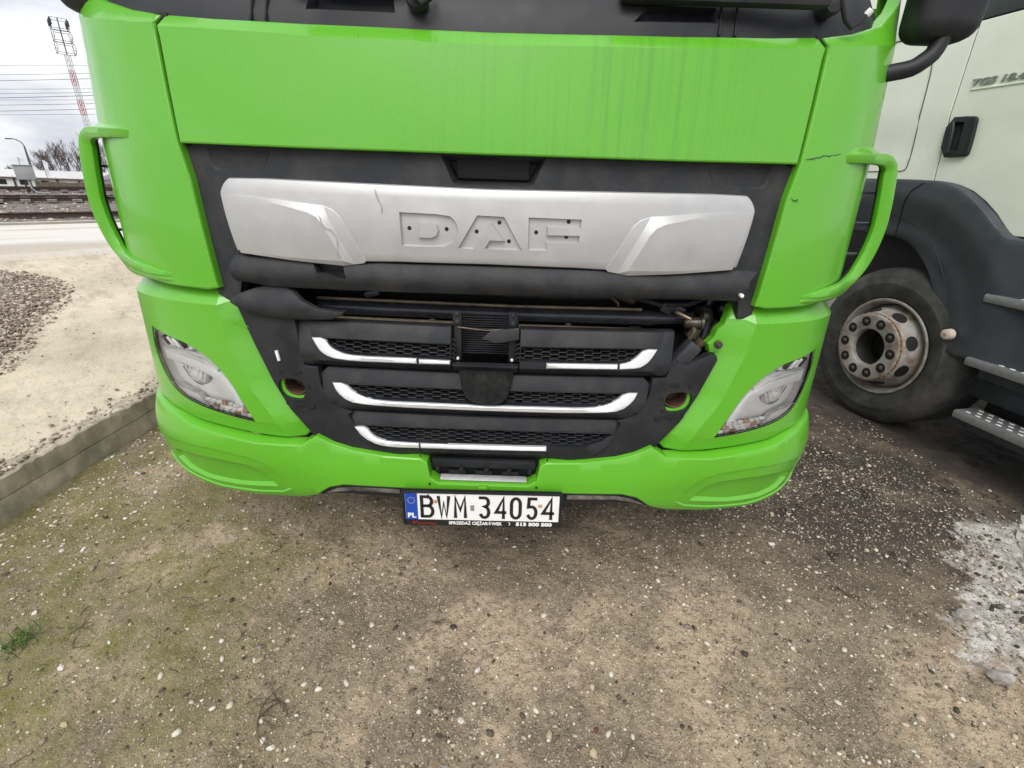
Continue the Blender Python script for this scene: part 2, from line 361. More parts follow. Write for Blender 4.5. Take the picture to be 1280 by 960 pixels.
# corner panels with air vanes
zedge = [(1.09, .806), (1.253, .826), (1.393, .838), (1.488, .8565), (1.62, .868), (1.766, .8775)]
def corner_d(u, z):
    a = abs(u); d = 0
    uc = lerp(z, [1.09, 1.38, 1.58, 1.77], [.88, .905, .92, .94])
    if a < uc: d -= (uc-a)*.05
    zt = lerp(a, [.86, .94, 1.1, 1.3], [1.766, 1.768, 1.79, 1.83])
    if z > zt: d -= min(.05, (z-zt)*.7)*max(0, 1-max(0, a-1.0)/.22)
    # air scoop hollow beside the vane
    return d
CO = [(.865, 1.786), (.963, 1.803), (1.089, 1.839), (1.16, 1.885), (1.21, 1.94), (1.36, 2.0), (1.36, 1.10), (1.077, 1.100), (.971, 1.090), (.845, 1.086), (.810, 1.093)]+[(u, z) for z, u in zedge[1:]]
for sx_ in (-1, 1):
    out = [(sx_*a, b_) for a, b_ in CO]
    cp = panel('corner_panel', out, SC, .006, 'green', TRK, .035, .03, .006, lines=[[(sx_*.94, 1.77), (sx_*.92, 1.58), (sx_*.905, 1.38), (sx_*.8826, 1.12)], [(sx_*.88, 1.7665), (sx_*.94, 1.768), (sx_*1.1, 1.79), (sx_*1.3, 1.83)]], dispf=corner_d, ang=14)
    # vane: flat band that leaves the panel at the top, runs down outboard and returns at the bottom
    dx = .010 if sx_ < 0 else -.012
    path = [(.965, .150, 1.503, .008, .02), (1.02, .151, 1.506, .0125, .03), (1.08, .172, 1.508, .0135, .035), (1.14, .203, 1.509, .0150, .035), (1.185, .230, 1.507, .017, .035), (1.210, .243, 1.492, .019, .035), (1.219, .246, 1.465, .0215, .035),
            (1.226, .247, 1.43, .0215, .035), (1.234, .248, 1.38, .0215, .035), (1.240, .249, 1.32, .021, .035), (1.235, .248, 1.26, .0205, .035), (1.221, .245, 1.207, .020, .035), (1.196, .232, 1.168, .0175, .035), (1.155, .200, 1.148, .0175, .035), (1.10, .155, 1.138, .016, .035), (1.03, .121, 1.130, .0125, .03), (.965, .106, 1.122, .005, .02), (.940, .112, 1.120, .002, .02)]
    path = [(a+dx*min(1, max(0, (a-.98)/.2)), *r_) for a, *r_ in path]
    A = np.array(path); dn = []
    for i in range(len(A)-1):                       # refine
        p0, p1, p2, p3 = A[max(i-1, 0)], A[i], A[i+1], A[min(i+2, len(A)-1)]
        for k in range(4):
            t = k/4; dn.append(.5*((2*p1)+(-p0+p2)*t+(2*p0-5*p1+4*p2-p3)*t*t+(-p0+3*p1-3*p2+p3)*t**3))
    dn.append(A[-1]); dn = np.array(dn); nrm = []
    for i in range(len(dn)):
        t = dn[min(i+1, len(dn)-1)][:3]-dn[max(i-1, 0)][:3]; t2 = np.array([t[0], t[2]]); t2 = t2/(np.hypot(*t2) or 1); nrm.append(np.array([-t2[1], t2[0]]))
    def sweep(name, sec, mat, sh=0.):
        v = []; f = []; K = len(sec)
        for i, p in enumerate(dn):
            n_ = nrm[i]
            for a, d in sec: v.append((sx_*(p[0]+n_[0]*(a*p[3]+sh)), p[1]+d*p[4], p[2]+n_[1]*(a*p[3]+sh)))
            if i:
                for k in range(K): f.append(((i-1)*K+k, (i-1)*K+(k+1) % K, i*K+(k+1) % K, i*K+k))
        f += [tuple(range(K)), tuple((len(dn)-1)*K+k for k in range(K))]
        return obj(name, v, f, mat, cp, True, 40)
    sweep('air_vane', [(-1, .14), (-.93, .04), (-.8, 0), (.8, -.02), (.93, .03), (1, .14), (1, .5), (-1, .5)], 'green')
    sweep('vane_back', [(-.95, .52), (.95, .52), (.8, .95), (-.8, .95)], 'black')
    def fillet(name, idx, up, zp, bow):            # skin from the band's edge back to the panel
        v = []; f = []; K = 7
        for j_, i in enumerate(idx):
            p = dn[i]; n_ = nrm[i]; e_ = 1 if n_[1]*up > 0 else -1
            b0 = np.array([sx_*(p[0]+n_[0]*e_*p[3]), p[1]+.14*p[4], p[2]+n_[1]*e_*p[3]])
            uu = p[0]+lerp(p[0], [.96, 1.1, 1.25], [.005, .02, .05]); a0 = np.array(SC(sx_*uu, zp, .002+corner_d(uu, zp))); c0 = np.array(SC(sx_*uu, p[2]+up*.020, .006)) if up > 0 else (a0+b0)/2+np.array([sx_*bow, -bow*.6, -.004])
            for k in range(K):
                t = k/(K-1); q = (1-t)**2*b0+2*t*(1-t)*c0+t*t*a0; v.append(tuple(q))
            if j_:
                for k in range(K-1): f.append(((j_-1)*K+k, (j_-1)*K+k+1, j_*K+k+1, j_*K+k))
        return obj(name, v, f, 'green', cp, True, 60)
    fillet('vane_shoulder', range(3, 22), 1, 1.555, 0)
    fillet('vane_foot', range(len(dn)-24, len(dn)), -1, 1.098, .012)
    for z_, x0, x1 in ((1.418, 1.10, 1.230), (1.325, 1.10, 1.240), (1.228, 1.10, 1.225)):
        MB().bbox((sx_*(x0+x1)/2, .30, z_), (x1-x0, .05, .008), .002).build('vane_slat', 'black', cp)
    if sx_ > 0:
        crack('paint_crack', [(.863, 1.497), (.89, 1.500), (.93, 1.508), (.965, 1.513), (.985, 1.518)], SC, .0065, cp, w=.0015)
        crack('paint_scratch', [(.846, 1.40), (.862, 1.393), (.87, 1.397), (.872, 1.385)], SC, .006, cp, w=.0015)
    # lower lip below the vane
for sx_ in (-1, 1): panel('seam_shade_strip', [(sx_*.838, 1.48), (sx_*.872, 1.48), (sx_*.89, 1.79), (sx_*.850, 1.79)], SC, -.014, 'deep', TRK, .05, .006, 0)  # black strips added behind the hood seams to deepen the shade in the gaps
# scuttle, windscreen, roof and cab body
def scut_d(u, z):
    return -.012-(.35*(z-1.80) if z > 1.80 else 0)
scu = panel('scuttle_panel', sym([(0, 1.735), (.5, 1.742), (.85, 1.758), (.965, 1.778), (1.09, 1.812), (1.16, 1.86), (1.21, 1.91), (1.34, 1.97), (1.34, 2.02), (0, 2.02)]), SC, -.012, 'black', TRK, .06, .02, 0, dispf=scut_d,
            loops=[([(-.47, 1.80), (-.24, 1.795), (-.25, 1.85), (-.46, 1.86)], 0, -.03, .012), ([(.36, 1.795), (.575, 1.802), (.575, 1.84), (.40, 1.835)], 0, -.025, .012)])
panel('windscreen', sym([(0, 2.02), (1.12, 2.02), (1.12, 2.88), (0, 2.9)]), SC, -.10, 'glassdark', TRK, .12, .02, 0)
for u0 in (-.615, -.575, .583, .625):
    v = MB(); p0, p1 = SC(u0, 1.775, -.018), SC(u0+.003, 1.85, -.03); v.tube([p0, p1], .0035, 6).build('scuttle_rib', 'deep', scu)
wip = MB(); wip.bbox(Vector(SC(.58, 1.862, 0)), (.52, .05, .055), .02); wip.build('wiper_housing', 'dusty', scu)
wip = MB(); wip.bbox(Vector(SC(-.36, 1.885, 0)), (.30, .05, .05), .02); wip.build('wiper_housing', 'dusty', scu)
for (u_, z_) in ((-.183, 1.822), (.875, 1.858)):
    pv = MB(); c_ = Vector(SC(u_, z_, -.02)); pv.lathe([(0, -.035), (.020, -.033), (.026, -.02), (.026, .02)], c_, (0, 1, 0), 18); pv.build('wiper_pivot', 'dusty', scu)
hs = [SC(.84, 1.90, .0), SC(.885, 1.862, .015), SC(.905, 1.822, .012), SC(.925, 1.806, .012), SC(.945, 1.818, .016), SC(.962, 1.838, .018)]
MB().tube(hs, [.007, .007, .006, .005, .004, .004], 8).build('washer_hose', 'deep', scu)
MB().lathe([(0, -.006), (.008, -.006), (.009, 0), (.008, .008), (0, .009)], SC(.967, 1.844, .02), (.5, -.4, .8), 14).build('washer_nozzle', 'lampgrey', scu)
hs = [SC(-.183, 1.822, .02), SC(-.165, 1.806, .016), SC(-.145, 1.815, .016), SC(-.15, 1.86, 0)]
MB().tube(hs, .006, 8).build('washer_hose', 'deep', scu)
MB().lathe([(0, -.005), (.008, -.005), (.009, 0), (.008, .008), (0, .009)], SC(-.187, 1.822, .03), (-.5, -.6, .5), 14).build('washer_nozzle', 'lampgrey', scu)
cb = MB(); cb.bbox((0, 1.45, 2.02), (2.28, 1.62, 1.86), .05); cb.build('cab_shell', 'green', TRK)
MB().bbox((0, 1.2, .72), (1.9, 1.9, .46), .03).build('engine_bay', 'deep', TRK)
MB().bbox((0, 3.6, .78), (.9, 4.2, .30), .02).build('chassis_frame', 'deep', TRK)
for sx_ in (-1, 1):
    bd = panel('cab_door', [(sx_*1.38, 1.10), (sx_*2.05, 1.10), (sx_*2.05, 2.0), (sx_*1.38, 1.95)], SC, -.005, 'green', TRK, .12, .03, .006)

# side mirrors
for sx_ in (-1, 1):
    mr_ = MB()
    mo = Vector((.085, .06, .012)) if sx_ < 0 else Vector((0, 0, 0))
    pth = [(sx_*1.03, .32, 1.735), (sx_*1.10, .27, 1.728), (sx_*1.175, .25, 1.742), (sx_*1.215, .245, 1.775), (sx_*1.228, .245, 1.82), (sx_*1.235, .25, 1.9)]
    mirror = bpy.data.objects.new('side_mirror', None); link(mirror, TRK)
    q = []
    for i in range(len(pth)-1):
        for k in range(4): q.append(Vector(pth[i]).lerp(Vector(pth[i+1]), k/4))
    q.append(Vector(pth[-1])); q = [p_ + mo for p_ in q]; q2 = [q[0]]+[(q[i-1]+q[i]*2+q[i+1])/4 for i in range(1, len(q)-1)]+[q[-1]]
    mr_.tube(q2, .022, 14).build('mirror_arm', 'black', mirror)
    bm = bmesh.new(); bmesh.ops.create_cube(bm, size=1)
    for v in bm.verts: v.co = Vector((v.co.x*(.19 if v.co.z > 0 else .17), v.co.y*.13, v.co.z*.42))
    bmesh.ops.bevel(bm, geom=bm.edges[:], offset=.045, segments=5, affect='EDGES', profile=.5); bm.verts.index_update()
    MB().add([v.co+mo+Vector((sx_*1.225, .27, 2.015)) for v in bm.verts], [[v.index for v in f.verts] for f in bm.faces]).build('mirror_housing', 'black', mirror, True, 60); bm.free()

panel('front_bulkhead', sym([(0, 1.12), (.95, 1.12), (.97, 1.80), (0, 1.78)]), SC, -.085, 'deep', TRK, .12, .01, 0)
# dark upper grille panel with latch recess
UG = [(-.862, 1.487), (.864, 1.487), (.855, 1.393), (.845, 1.25), (.83, 1.17), (.82, 1.05), (.775, 1.05), (.765, 1.115), (-.745, 1.115), (-.765, 1.05), (-.83, 1.05), (-.845, 1.25), (-.855, 1.40)]
ug = panel('grille_surround', UG, SC, -.022, 'dusty', TRK, .04, .03, 0,
           loops=[([(-.128, 1.476), (-.095, 1.407), (-.08, 1.403), (.11, 1.404), (.125, 1.409), (.155, 1.476)], 0, -.05, .014),
                  ([(-.79, 1.478), (-.60, 1.472), (-.62, 1.43), (-.63, 1.422), (-.77, 1.418), (-.785, 1.43)], 0, -.006, .006),
                  ([(.79, 1.478), (.60, 1.472), (.62, 1.43), (.63, 1.422), (.77, 1.418), (.785, 1.43)], 0, -.006, .006)])
MB().bbox(Vector(SC(.013, 1.445, -.06)), (.2, .02, .05), .004).build('latch_block', 'deep', ug)
# silver badge panel with recessed letters
D_ = smoothp([(-.236, 1.331), (-.233, 1.243), (-.125, 1.243), (-.094, 1.254), (-.079, 1.276), (-.077, 1.294), (-.084, 1.314), (-.104, 1.329)], 1, 60)
Di = [(-.187, 1.310), (-.187, 1.264), (-.15, 1.264), (-.134, 1.272), (-.129, 1.287), (-.134, 1.302), (-.15, 1.310)]
A_ = [(-.078, 1.242), (-.035, 1.241), (.014, 1.308), (.047, 1.266), (.010, 1.266), (-.004, 1.243), (.100, 1.242), (.048, 1.328), (-.025, 1.330)]
F_ = [(.114, 1.329), (.258, 1.328), (.257, 1.305), (.168, 1.305), (.168, 1.285), (.256, 1.286), (.254, 1.266), (.167, 1.265), (.167, 1.244), (.116, 1.243)]
SIL = [(0, 1.396), (.35, 1.400), (.709, 1.404), (.727, 1.392), (.740, 1.370), (.742, 1.355), (.719, 1.208), (.387, 1.186), (.34, 1.196), (0, 1.199)]
def sil_d(u, z):
    return .010*(1-((z-1.30)/.11)**2)
sil = panel('badge_panel', sym(SIL), SC, .010, 'silver', TRK, .03, .035, .008, dispf=sil_d, sm=1,
            loops=[(D_, 0, -.011, .0030), (Di, -.011, -.002, .0030), (A_, 0, -.011, .0030), (F_, 0, -.011, .0030)])
for X, Y in ((128, 460), (315, 465), (465, 477), (578, 433), (628, 527), (763, 482), (922, 430), (915, 505)):
    px, py = 480+X/4, 170+Y/4; u_ = -.236+(px-501)*.002196; z_ = 1.331-(py-265-(px-501)*.036)*.00209
    c_ = SC(u_, z_, .010+sil_d(u_, z_)-.0100)
    MB().lathe([(0, 0), (.0055, 0), (.0055, .012), (0, .012)], c_, (0, 1, 0), 14).build('screw_hole', 'deep', sil)
crack('crack_line', [(-.30, 1.392), (-.297, 1.37), (-.285, 1.35), (-.283, 1.325)], SC, .0222, sil, 'grey', .0009)
for sx_ in (-1, 1):
    W_ = [(.696, 1.360), (.56, 1.352), (.445, 1.341), (.418, 1.331), (.398, 1.313), (.336, 1.198), (.345, 1.190), (.40, 1.181), (.55, 1.190), (.706, 1.203), (.727, 1.345), (.725, 1.356)]
    Wi = [(.685, 1.356), (.57, 1.340), (.487, 1.323), (.462, 1.312), (.445, 1.292), (.398, 1.196), (.55, 1.199), (.700, 1.210), (.720, 1.345), (.717, 1.351)]
    out = ccw([(sx_*a, b_) for a, b_ in W_])
    pi = [(sx_*a, b_) for a, b_ in Wi]
    def wing_d(u, z, pi=pi):
        return sil_d(u, z)
    w_ = panel('wing_insert', out, SC, .0112, 'silver', sil, .03, .012, .0015, dispf=lambda u, z: sil_d(u, z)+.011*min(1, max(0, (.722-abs(u))/.22))*(1 if inpoly((u, z), pi) else max(0, 1-sdist([(u, z)], pi)[0]/.03)), lines=[pi+pi[:1]], ang=12)
    if sx_ < 0: crack('crack_line', [(-.455, 1.318), (-.44, 1.285), (-.418, 1.275), (-.408, 1.258), (-.41, 1.20)], SC, .0335, w_, 'grey', .001)
# dark rounded lip below the badge panel
def lip_d(u, z):
    t = (z-1.113)/.082; t = min(1, max(0, t)); return .028*math.sin(math.pi*(.12+.80*t))-.03*max(0, (.25-t))
LIP = [(-.738, 1.196), (-.4, 1.184), (-.3, 1.192), (0, 1.194), (.32, 1.192), (.4, 1.184), (.72, 1.20), (.795, 1.196), (.768, 1.172), (.765, 1.15), (.756, 1.14), (.757, 1.108), (.6, 1.113), (0, 1.111), (-.64, 1.107), (-.742, 1.120), (-.75, 1.15)]
lip = panel('grille_lip', LIP, SC, -.006, 'dusty', TRK, .025, .03, .003, dispf=lip_d, ang=60, holes=[[(-.495, 1.185), (-.405, 1.180), (-.395, 1.145), (-.42, 1.143), (-.46, 1.158), (-.48, 1.158)]])
panel('broken_flap', [(-.49, 1.180), (-.40, 1.178), (-.40, 1.160), (-.455, 1.164)], SC, -.012, 'dusty', lip, .02, .006, .002)
MB().lathe([(0, -.004), (.005, -.003), (.006, 0), (.006, .01)], SC(.742, 1.132, .028), (0, 1, 0), 12).build('lip_screw', 'lampgrey', lip)

# headlight surrounds
CRS = [(.83, 1.039), (.814, .94), (.757, .773), (.708, .697), (.672, .63)]
HL = [(1.123, .935), (1.04, .917), (.965, .905), (.89, .865), (.83, .795), (.785, .70), (.763, .654), (.84, .663), (.94, .680), (1.04, .705), (1.10, .755), (1.145, .85)]
def hlsm(p): return smoothp(p, 2, 80)
def surr_d(u, z):
    a = abs(u); d = 0.
    if z > 1.04: d -= (z-1.04)*.75
    cu = lerp(z, [c[1] for c in CRS[::-1]], [c[0] for c in CRS[::-1]])
    if a < cu: d -= (cu-a)*.42
    if z < .66: d -= (.66-z)*.25
    return d
for sx_ in (-1, 1):
    SR = [(.781, 1.090), (.883, 1.084), (1.04, 1.089), (1.171, 1.084), (1.42, 1.075), (1.42, .665), (1.15, .665), (1.06, .650), (.99, .627), (.82, .608), (.754, .602), (.612, .598), (.577, .629), (.638, .705), (.678, .785), (.728, .925), (.775, 1.05)]
    if sx_ > 0:
        SR = SR[:-3]+[(.672, .772), (.718, .905), (.731, .936), (.716, .936), (.712, .950), (.707, .964), (.722, .985), (.728, 1.01), (.745, 1.03), (.753, 1.05), (.770, 1.082)]
    su = panel('headlight_surround', [(sx_*a, b_) for a, b_ in SR], SB, -.004, 'green', TRK, .03, .03, .005, holes=[[(sx_*a, b_) for a, b_ in hlsm(HL)]],
               lines=[[(sx_*.83, 1.039), (sx_*1.1, 1.04), (sx_*1.40, 1.04)], [(sx_*a, b_) for a, b_ in CRS]], dispf=surr_d, ang=12)
    if sx_ > 0:
        MB().lathe([(0, -.008), (.007, -.007), (.008, 0), (.013, .001), (.013, .008), (0, .008)], SB(.722, .972, -.012), (0, 1, 0), 14).build('clip_nut', 'steel', su)
        crack('paint_scratch', [(.86, 1.064), (.866, 1.055), (.868, 1.066)], SB, -.012, su, w=.002)
    else:
        crack('paint_scratch', [(-.80, .99), (-.77, .985), (-.735, .975)], SB, -.014, su, 'green', w=.001)
    # headlight
    hl = bpy.data.objects.new('headlight', None); link(hl, TRK)
    m_ = lambda P: [(sx_*a, b_) for a, b_ in P]
    big = m_([(1.24, .965), (1.03, .935), (.95, .92), (.87, .875), (.81, .80), (.77, .71), (.74, .64), (.84, .645), (.95, .662), (1.08, .68), (1.17, .73), (1.25, .85)])
    panel('housing', big, SB, -.052, 'lampsilver', hl, .04, .01, 0, dispf=lambda u, z: .0)
    wl_ = []                                                # housing side walls
    hh = ccw(m_(hlsm(HL))); v = []; f = []
    for i, (u, z) in enumerate(hh): v += [SB(u, z, -.014), SB(u*.995, z, -.06)]
    for i in range(len(hh)): j = (i+1) % len(hh); f.append((2*i, 2*j, 2*j+1, 2*i+1))
    obj('bezel_wall', v, f, 'lampgrey', hl)
    panel('gasket', m_(hlsm(inset(ccw(HL), -.002))), SB, -.007, 'deep', hl, .03, .012, 0, holes=[m_(hlsm(inset(ccw(HL), .0030)))])
    panel('lens', m_(hlsm(inset(ccw(HL), .0045))), SB, -.010, 'lens', hl, .03, .004, .003, dispf=lambda u, z: .004-.25*max(0, .66-z))
    panel('light_guide', m_([(1.125, .853), (1.03, .850), (.943, .836), (.87, .806), (.832, .752), (.800, .672), (.828, .668), (.858, .735), (.905, .785), (.96, .806), (1.04, .818), (1.12, .818)]), SB, -.022, 'lampwhite', hl, .02, .03, .007, sm=1)
    panel('reflector_bowl', m_([(1.115, .81), (.97, .80), (.90, .775), (.868, .735), (.85, .69), (.95, .70), (1.06, .735), (1.10, .765)]), SB, -.038, 'lampgrey', hl, .02, .02, .008, dispf=lambda u, z: -.02*max(0, 1-((abs(u)-.98)/.07)**2-((z-.775)/.04)**2))
    pc = Vector(SB(sx_*.985, .783, -.046)); MB().lathe([(0, -.028), (.018, -.024), (.028, -.012), (.031, 0), (.035, .002), (.036, .02)], pc, Vector((-sx_*.12, 1, 0)), 24).build('projector_lens', 'lampsilver', hl)
    for k in range(7):                                      # bright facets beside the projector
        c_ = Vector(SB(sx_*(.945+.014*k), .788+.003*(k % 3), -.034)); MB().bbox(c_, (.004, .02, .046), .001, Matrix.Rotation(sx_*(k-3)*.14, 3, 'Y')).build('reflector_facet', 'lampsilver' if k % 2 else 'lampwhite', hl)
    MB().lathe([(.036, -.004), (.043, -.002), (.044, .01)], pc, Vector((-sx_*.12, 1, 0)), 24).build('projector_ring', 'grey', hl)
    panel('lamp_divider', m_([(1.12, .860), (1.0, .862), (.93, .848), (.885, .82), (.885, .812), (.935, .838), (1.0, .852), (1.12, .853)]), SB, -.020, 'lampgrey', hl, .02, .02, .002)
    panel('upper_reflector', m_([(1.115, .918), (1.02, .905), (.96, .892), (.99, .868), (1.115, .868)]), SB, -.030, 'lampsilver', hl, .02, .02, .004)
    for k in range(4):
        c_ = Vector(SB(sx_*(1.005+.026*k), .892, -.022)); MB().bbox(c_, (.010, .014, .036), .002, Matrix.Rotation(sx_*.5, 3, 'Y')).build('reflector_facet', ('deep', 'lampwhite', 'lampsilver', 'deep')[k], hl)
    rr_ = random.Random(5)
    for row in range(3):                                    # indicator facets
        for k in range(7):
            u_ = .793+.021*k+.012*row; z_ = .668+.0145*row+.0018*k
            mt = 'amber' if (k+row*2) % 5 == 2 else ('lampwhite', 'lampsilver', 'lampgrey')[rr_.randrange(3)]
            c_ = Vector(SB(sx_*u_, z_, -.022)); MB().bbox(c_, (.019, .01, .0125), .002, Matrix.Rotation(rr_.uniform(-.3, .3), 3, 'X') @ Matrix.Rotation(sx_*.2+rr_.uniform(-.25, .25), 3, 'Z')).build('indicator_facet', mt, hl)
    cl = panel('corner_lamp', m_([(.948, .684), (.975, .722), (1.02, .732), (1.085, .742), (1.065, .72), (1.03, .703)]), SB, -.016, 'lampgrey', hl, .015, .02, .004)
    panel('corner_lamp_trim', m_([(.938, .681), (.970, .727), (1.02, .738), (1.095, .748), (1.085, .742), (1.02, .732), (.975, .722), (.948, .684)]), SB, -.014, 'chrome', hl, .015, .01, .001)

# bumper
BT = [(0, .483), (.150, .483), (.176, .500), (.187, .553), (.207, .567), (.33, .569), (.44, .582), (.50, .599), (.553, .626), (.606, .594), (.75, .597), (.82, .603), (.99, .622), (1.06, .645), (1.15, .66), (1.42, .66), (1.42, .385), (1.2, .36), (.962, .350), (.782, .356), (.63, .375), (.575, .395), (.545, .42), (.52, .438), (.47, .452), (.26, .453), (0, .452)]
def bump_d(u, z):
    a = abs(u); k = min(1, max(0, (a-.50)/.25)); b_ = 0
    if z > .55: b_ = .022*math.cos(min(1, (z-.55)/.12)*math.pi/2)**1
    else: b_ = .022*lerp(z, [.34, .46, .52, .55], [.3, .55, .9, 1])
    c_ = (1-k)*lerp(z, [.45, .50, .56, .6], [.012, .006, -.004, -.012])
    return k*b_+c_
GR = [(.662, .416), (.69, .47), (.715, .505), (.745, .525), (.79, .538), (.93, .552), (1.08, .546), (1.18, .53), (1.22, .50), (1.22, .42), (1.15, .385), (.96, .366), (.80, .374), (.70, .392)]
IN = [(.712, .416), (.735, .455), (.758, .480), (.80, .500), (.9, .507), (1.02, .503), (1.10, .492), (1.13, .47), (1.13, .44), (1.08, .408), (1.0, .392), (.86, .395)]
bp_ = panel('front_bumper', sym(BT), SB, .008, 'green', TRK, .03, .05, .006, dispf=bump_d,
            loops=[(GR, 0, -.005, .004), (IN, -.005, -.018, .012), (mir(GR), 0, -.005, .004), (mir(IN), -.005, -.018, .012)], ang=22)
MB().bbox((0, SB(0, .475)[1]-.022, .472), (.032, .014, .018), .004).build('towing_eye_cap', 'green', bp_)
for u_ in (-.178, .178): MB().lathe([(0, -.001), (.004, -.001), (.004, .006)], SB(u_, .478, .018), (0, 1, 0), 10).build('bumper_screw', 'deep', bp_)
# lower air intake behind the notch
it = panel('lower_intake', sym([(0, .575), (.22, .575), (.20, .47), (0, .47)]), SB, -.05, 'black', TRK, .05, .02, 0)
MB().bbox((0, .028, .541), (.345, .02, .030), .003).build('intake_bar', 'black', it)
for u_ in (-.155, -.075, .01, .085, .155): MB().bbox((u_, .014, .521), (.014, .012, .018), .002).build('intake_clip', 'deep', it)
MB().bbox((0, .010, .491), (.29, .022, .006), .001, Matrix.Rotation(.5, 3, 'X')).build('intake_metal_strip', 'alu', it)
for u_ in (-.09, 0, .09): MB().bbox((u_, .018, .508), (.055, .004, .014), .001).build('intake_slot', 'deep', it)
# worn chrome valance in the lower cut-out
VA = [(0, .455), (.27, .455), (.465, .456), (.52, .445), (.56, .42), (.585, .395), (.56, .385), (.52, .398), (.47, .402), (.27, .395), (0, .395)]
va = panel('lower_valance', sym(VA), SB, .004, 'black', TRK, .03, .04, .004)
for sx_ in (-1, 1):
    panel('valance_chrome', [(sx_*a, b_) for a, b_ in [(.285, .438), (.45, .438), (.50, .428), (.558, .398), (.55, .395), (.50, .412), (.45, .421), (.285, .420)]], SB, .008, 'steelworn', va, .025, .006, .002)

# ------------------------------------------------------------------ lower grille
def slat_d(zt, zc, zb):
    return lambda u, z: lerp(z, [zb, zb+.012, zc, zt], [-.030, -.002, .008, -.028])
def mesh_insert(poly, S, off, parent, dispf):
    mb = MB(); w, h = .0165, .0066; poly = ccw(poly); P = np.array(poly); lo, hi = P.min(0), P.max(0); c = 0; x = lo[0]
    sh = [(-w, 0), (-w*.60, h), (w*.60, h), (w, 0), (w*.60, -h), (-w*.60, -h)]
    while x < hi[0]+w:
        z = lo[1]-2*h+(h if c % 2 else 0)
        while z < hi[1]+h:
            if inpoly((x, z), poly) or sdist([(x, z)], poly)[0] < .011:
                o_ = [(x+a*1.01, z+b_*1.01) for a, b_ in sh]; i_ = [(x+a*.87, z+b_*.74) for a, b_ in sh]; d = dispf(x, z)
                v = [S(*p, off+d) for p in o_]+[S(*p, off+d+.001) for p in i_]+[S(*p, off+d-.018) for p in i_]
                f = [(k, (k+1) % 6, 6+(k+1) % 6, 6+k) for k in range(6)]+[(6+k, 6+(k+1) % 6, 12+(k+1) % 6, 12+k) for k in range(6)]
                mb.add(v, f)
            z += 2*h
        x += w*1.60; c += 1
    o = mb.build('mesh_insert', 'black', parent, False); o['kind'] = 'stuff'; return o
# slat 1 (two halves, centre piece missing)
d1 = slat_d(1.006, .90, .860)
for sx_ in (-1, 1):
    q = lambda P: [(sx_*a, b_) for a, b_ in P]
    hole = q([(.505, .954), (.108, .952), (.108, .910), (.41, .912), (.455, .923), (.48, .938)])
    s1 = panel('grille_slat', q([(.105, 1.004), (.587, 1.006), (.578, .91), (.566, .872), (.53, .862), (.40, .860), (.105, .858)]), SB, -.012, 'black', TRK, .03, .03, .004, holes=[hole], dispf=d1)
    panel('slat_band', q([(.107, 1.003), (.551, 1.004), (.538, .957), (.107, .955)]), SB, -.007, 'dusty', s1, .04, .008, .002, dispf=d1)
    mesh_insert(hole, SB, -.030, s1, d1)
    if sx_ < 0:
        panel('chrome_strip', [(-.538, .956), (-.500, .957), (-.478, .930), (-.45, .918), (-.424, .911), (-.36, .909), (-.209, .910), (-.209, .893), (-.377, .892), (-.44, .894), (-.478, .901), (-.505, .914), (-.520, .930)], SB, -.006, 'chrome', s1, .02, .012, .004, dispf=d1, sm=1)
        panel('chrome_strip', [(-.203, .908), (-.106, .907), (-.106, .895), (-.203, .893)], SB, -.006, 'chrome', s1, .02, .012, .004, dispf=d1)
    else:
        panel('chrome_strip', [(.188, .909), (.408, .911), (.408, .895), (.188, .892)], SB, -.006, 'chrome', s1, .02, .012, .004, dispf=d1)
        panel('chrome_strip', [(.414, .911), (.44, .916), (.465, .930), (.492, .956), (.531, .955), (.508, .922), (.490, .908), (.470, .899), (.414, .895)], SB, -.006, 'chrome', s1, .02, .012, .004, dispf=d1, sm=1)
# slat 2
d2 = slat_d(.857, .755, .713)
hole2 = sym([(0, .806), (.445, .807), (.418, .786), (.365, .769), (0, .765)])
s2 = panel('grille_slat', sym([(0, .855), (.505, .857), (.528, .835), (.515, .78), (.48, .735), (.43, .716), (0, .712)]), SB, -.012, 'black', TRK, .03, .03, .004, holes=[hole2], dispf=d2)
panel('slat_band', sym([(0, .854), (.498, .856), (.488, .812), (0, .808)]), SB, -.008, 'dusty', s2, .04, .008, .002, dispf=d2)
mesh_insert(hole2, SB, -.030, s2, d2)
panel('chrome_strip', sym([(0, .763), (.22, .764), (.30, .763), (.367, .768), (.418, .786), (.448, .811), (.487, .811), (.472, .784), (.434, .757), (.372, .748), (.25, .745), (0, .744)]), SB, -.006, 'chrome', s2, .02, .012, .004, dispf=d2, sm=1)
panel('tow_cover', smoothp([(-.084, .872), (-.072, .81), (-.05, .778), (-.02, .770), (.045, .770), (.068, .785), (.082, .82), (.09, .872)], 2, 60), SB, .006, 'felt', s2, .03, .02, .005, dispf=d2)
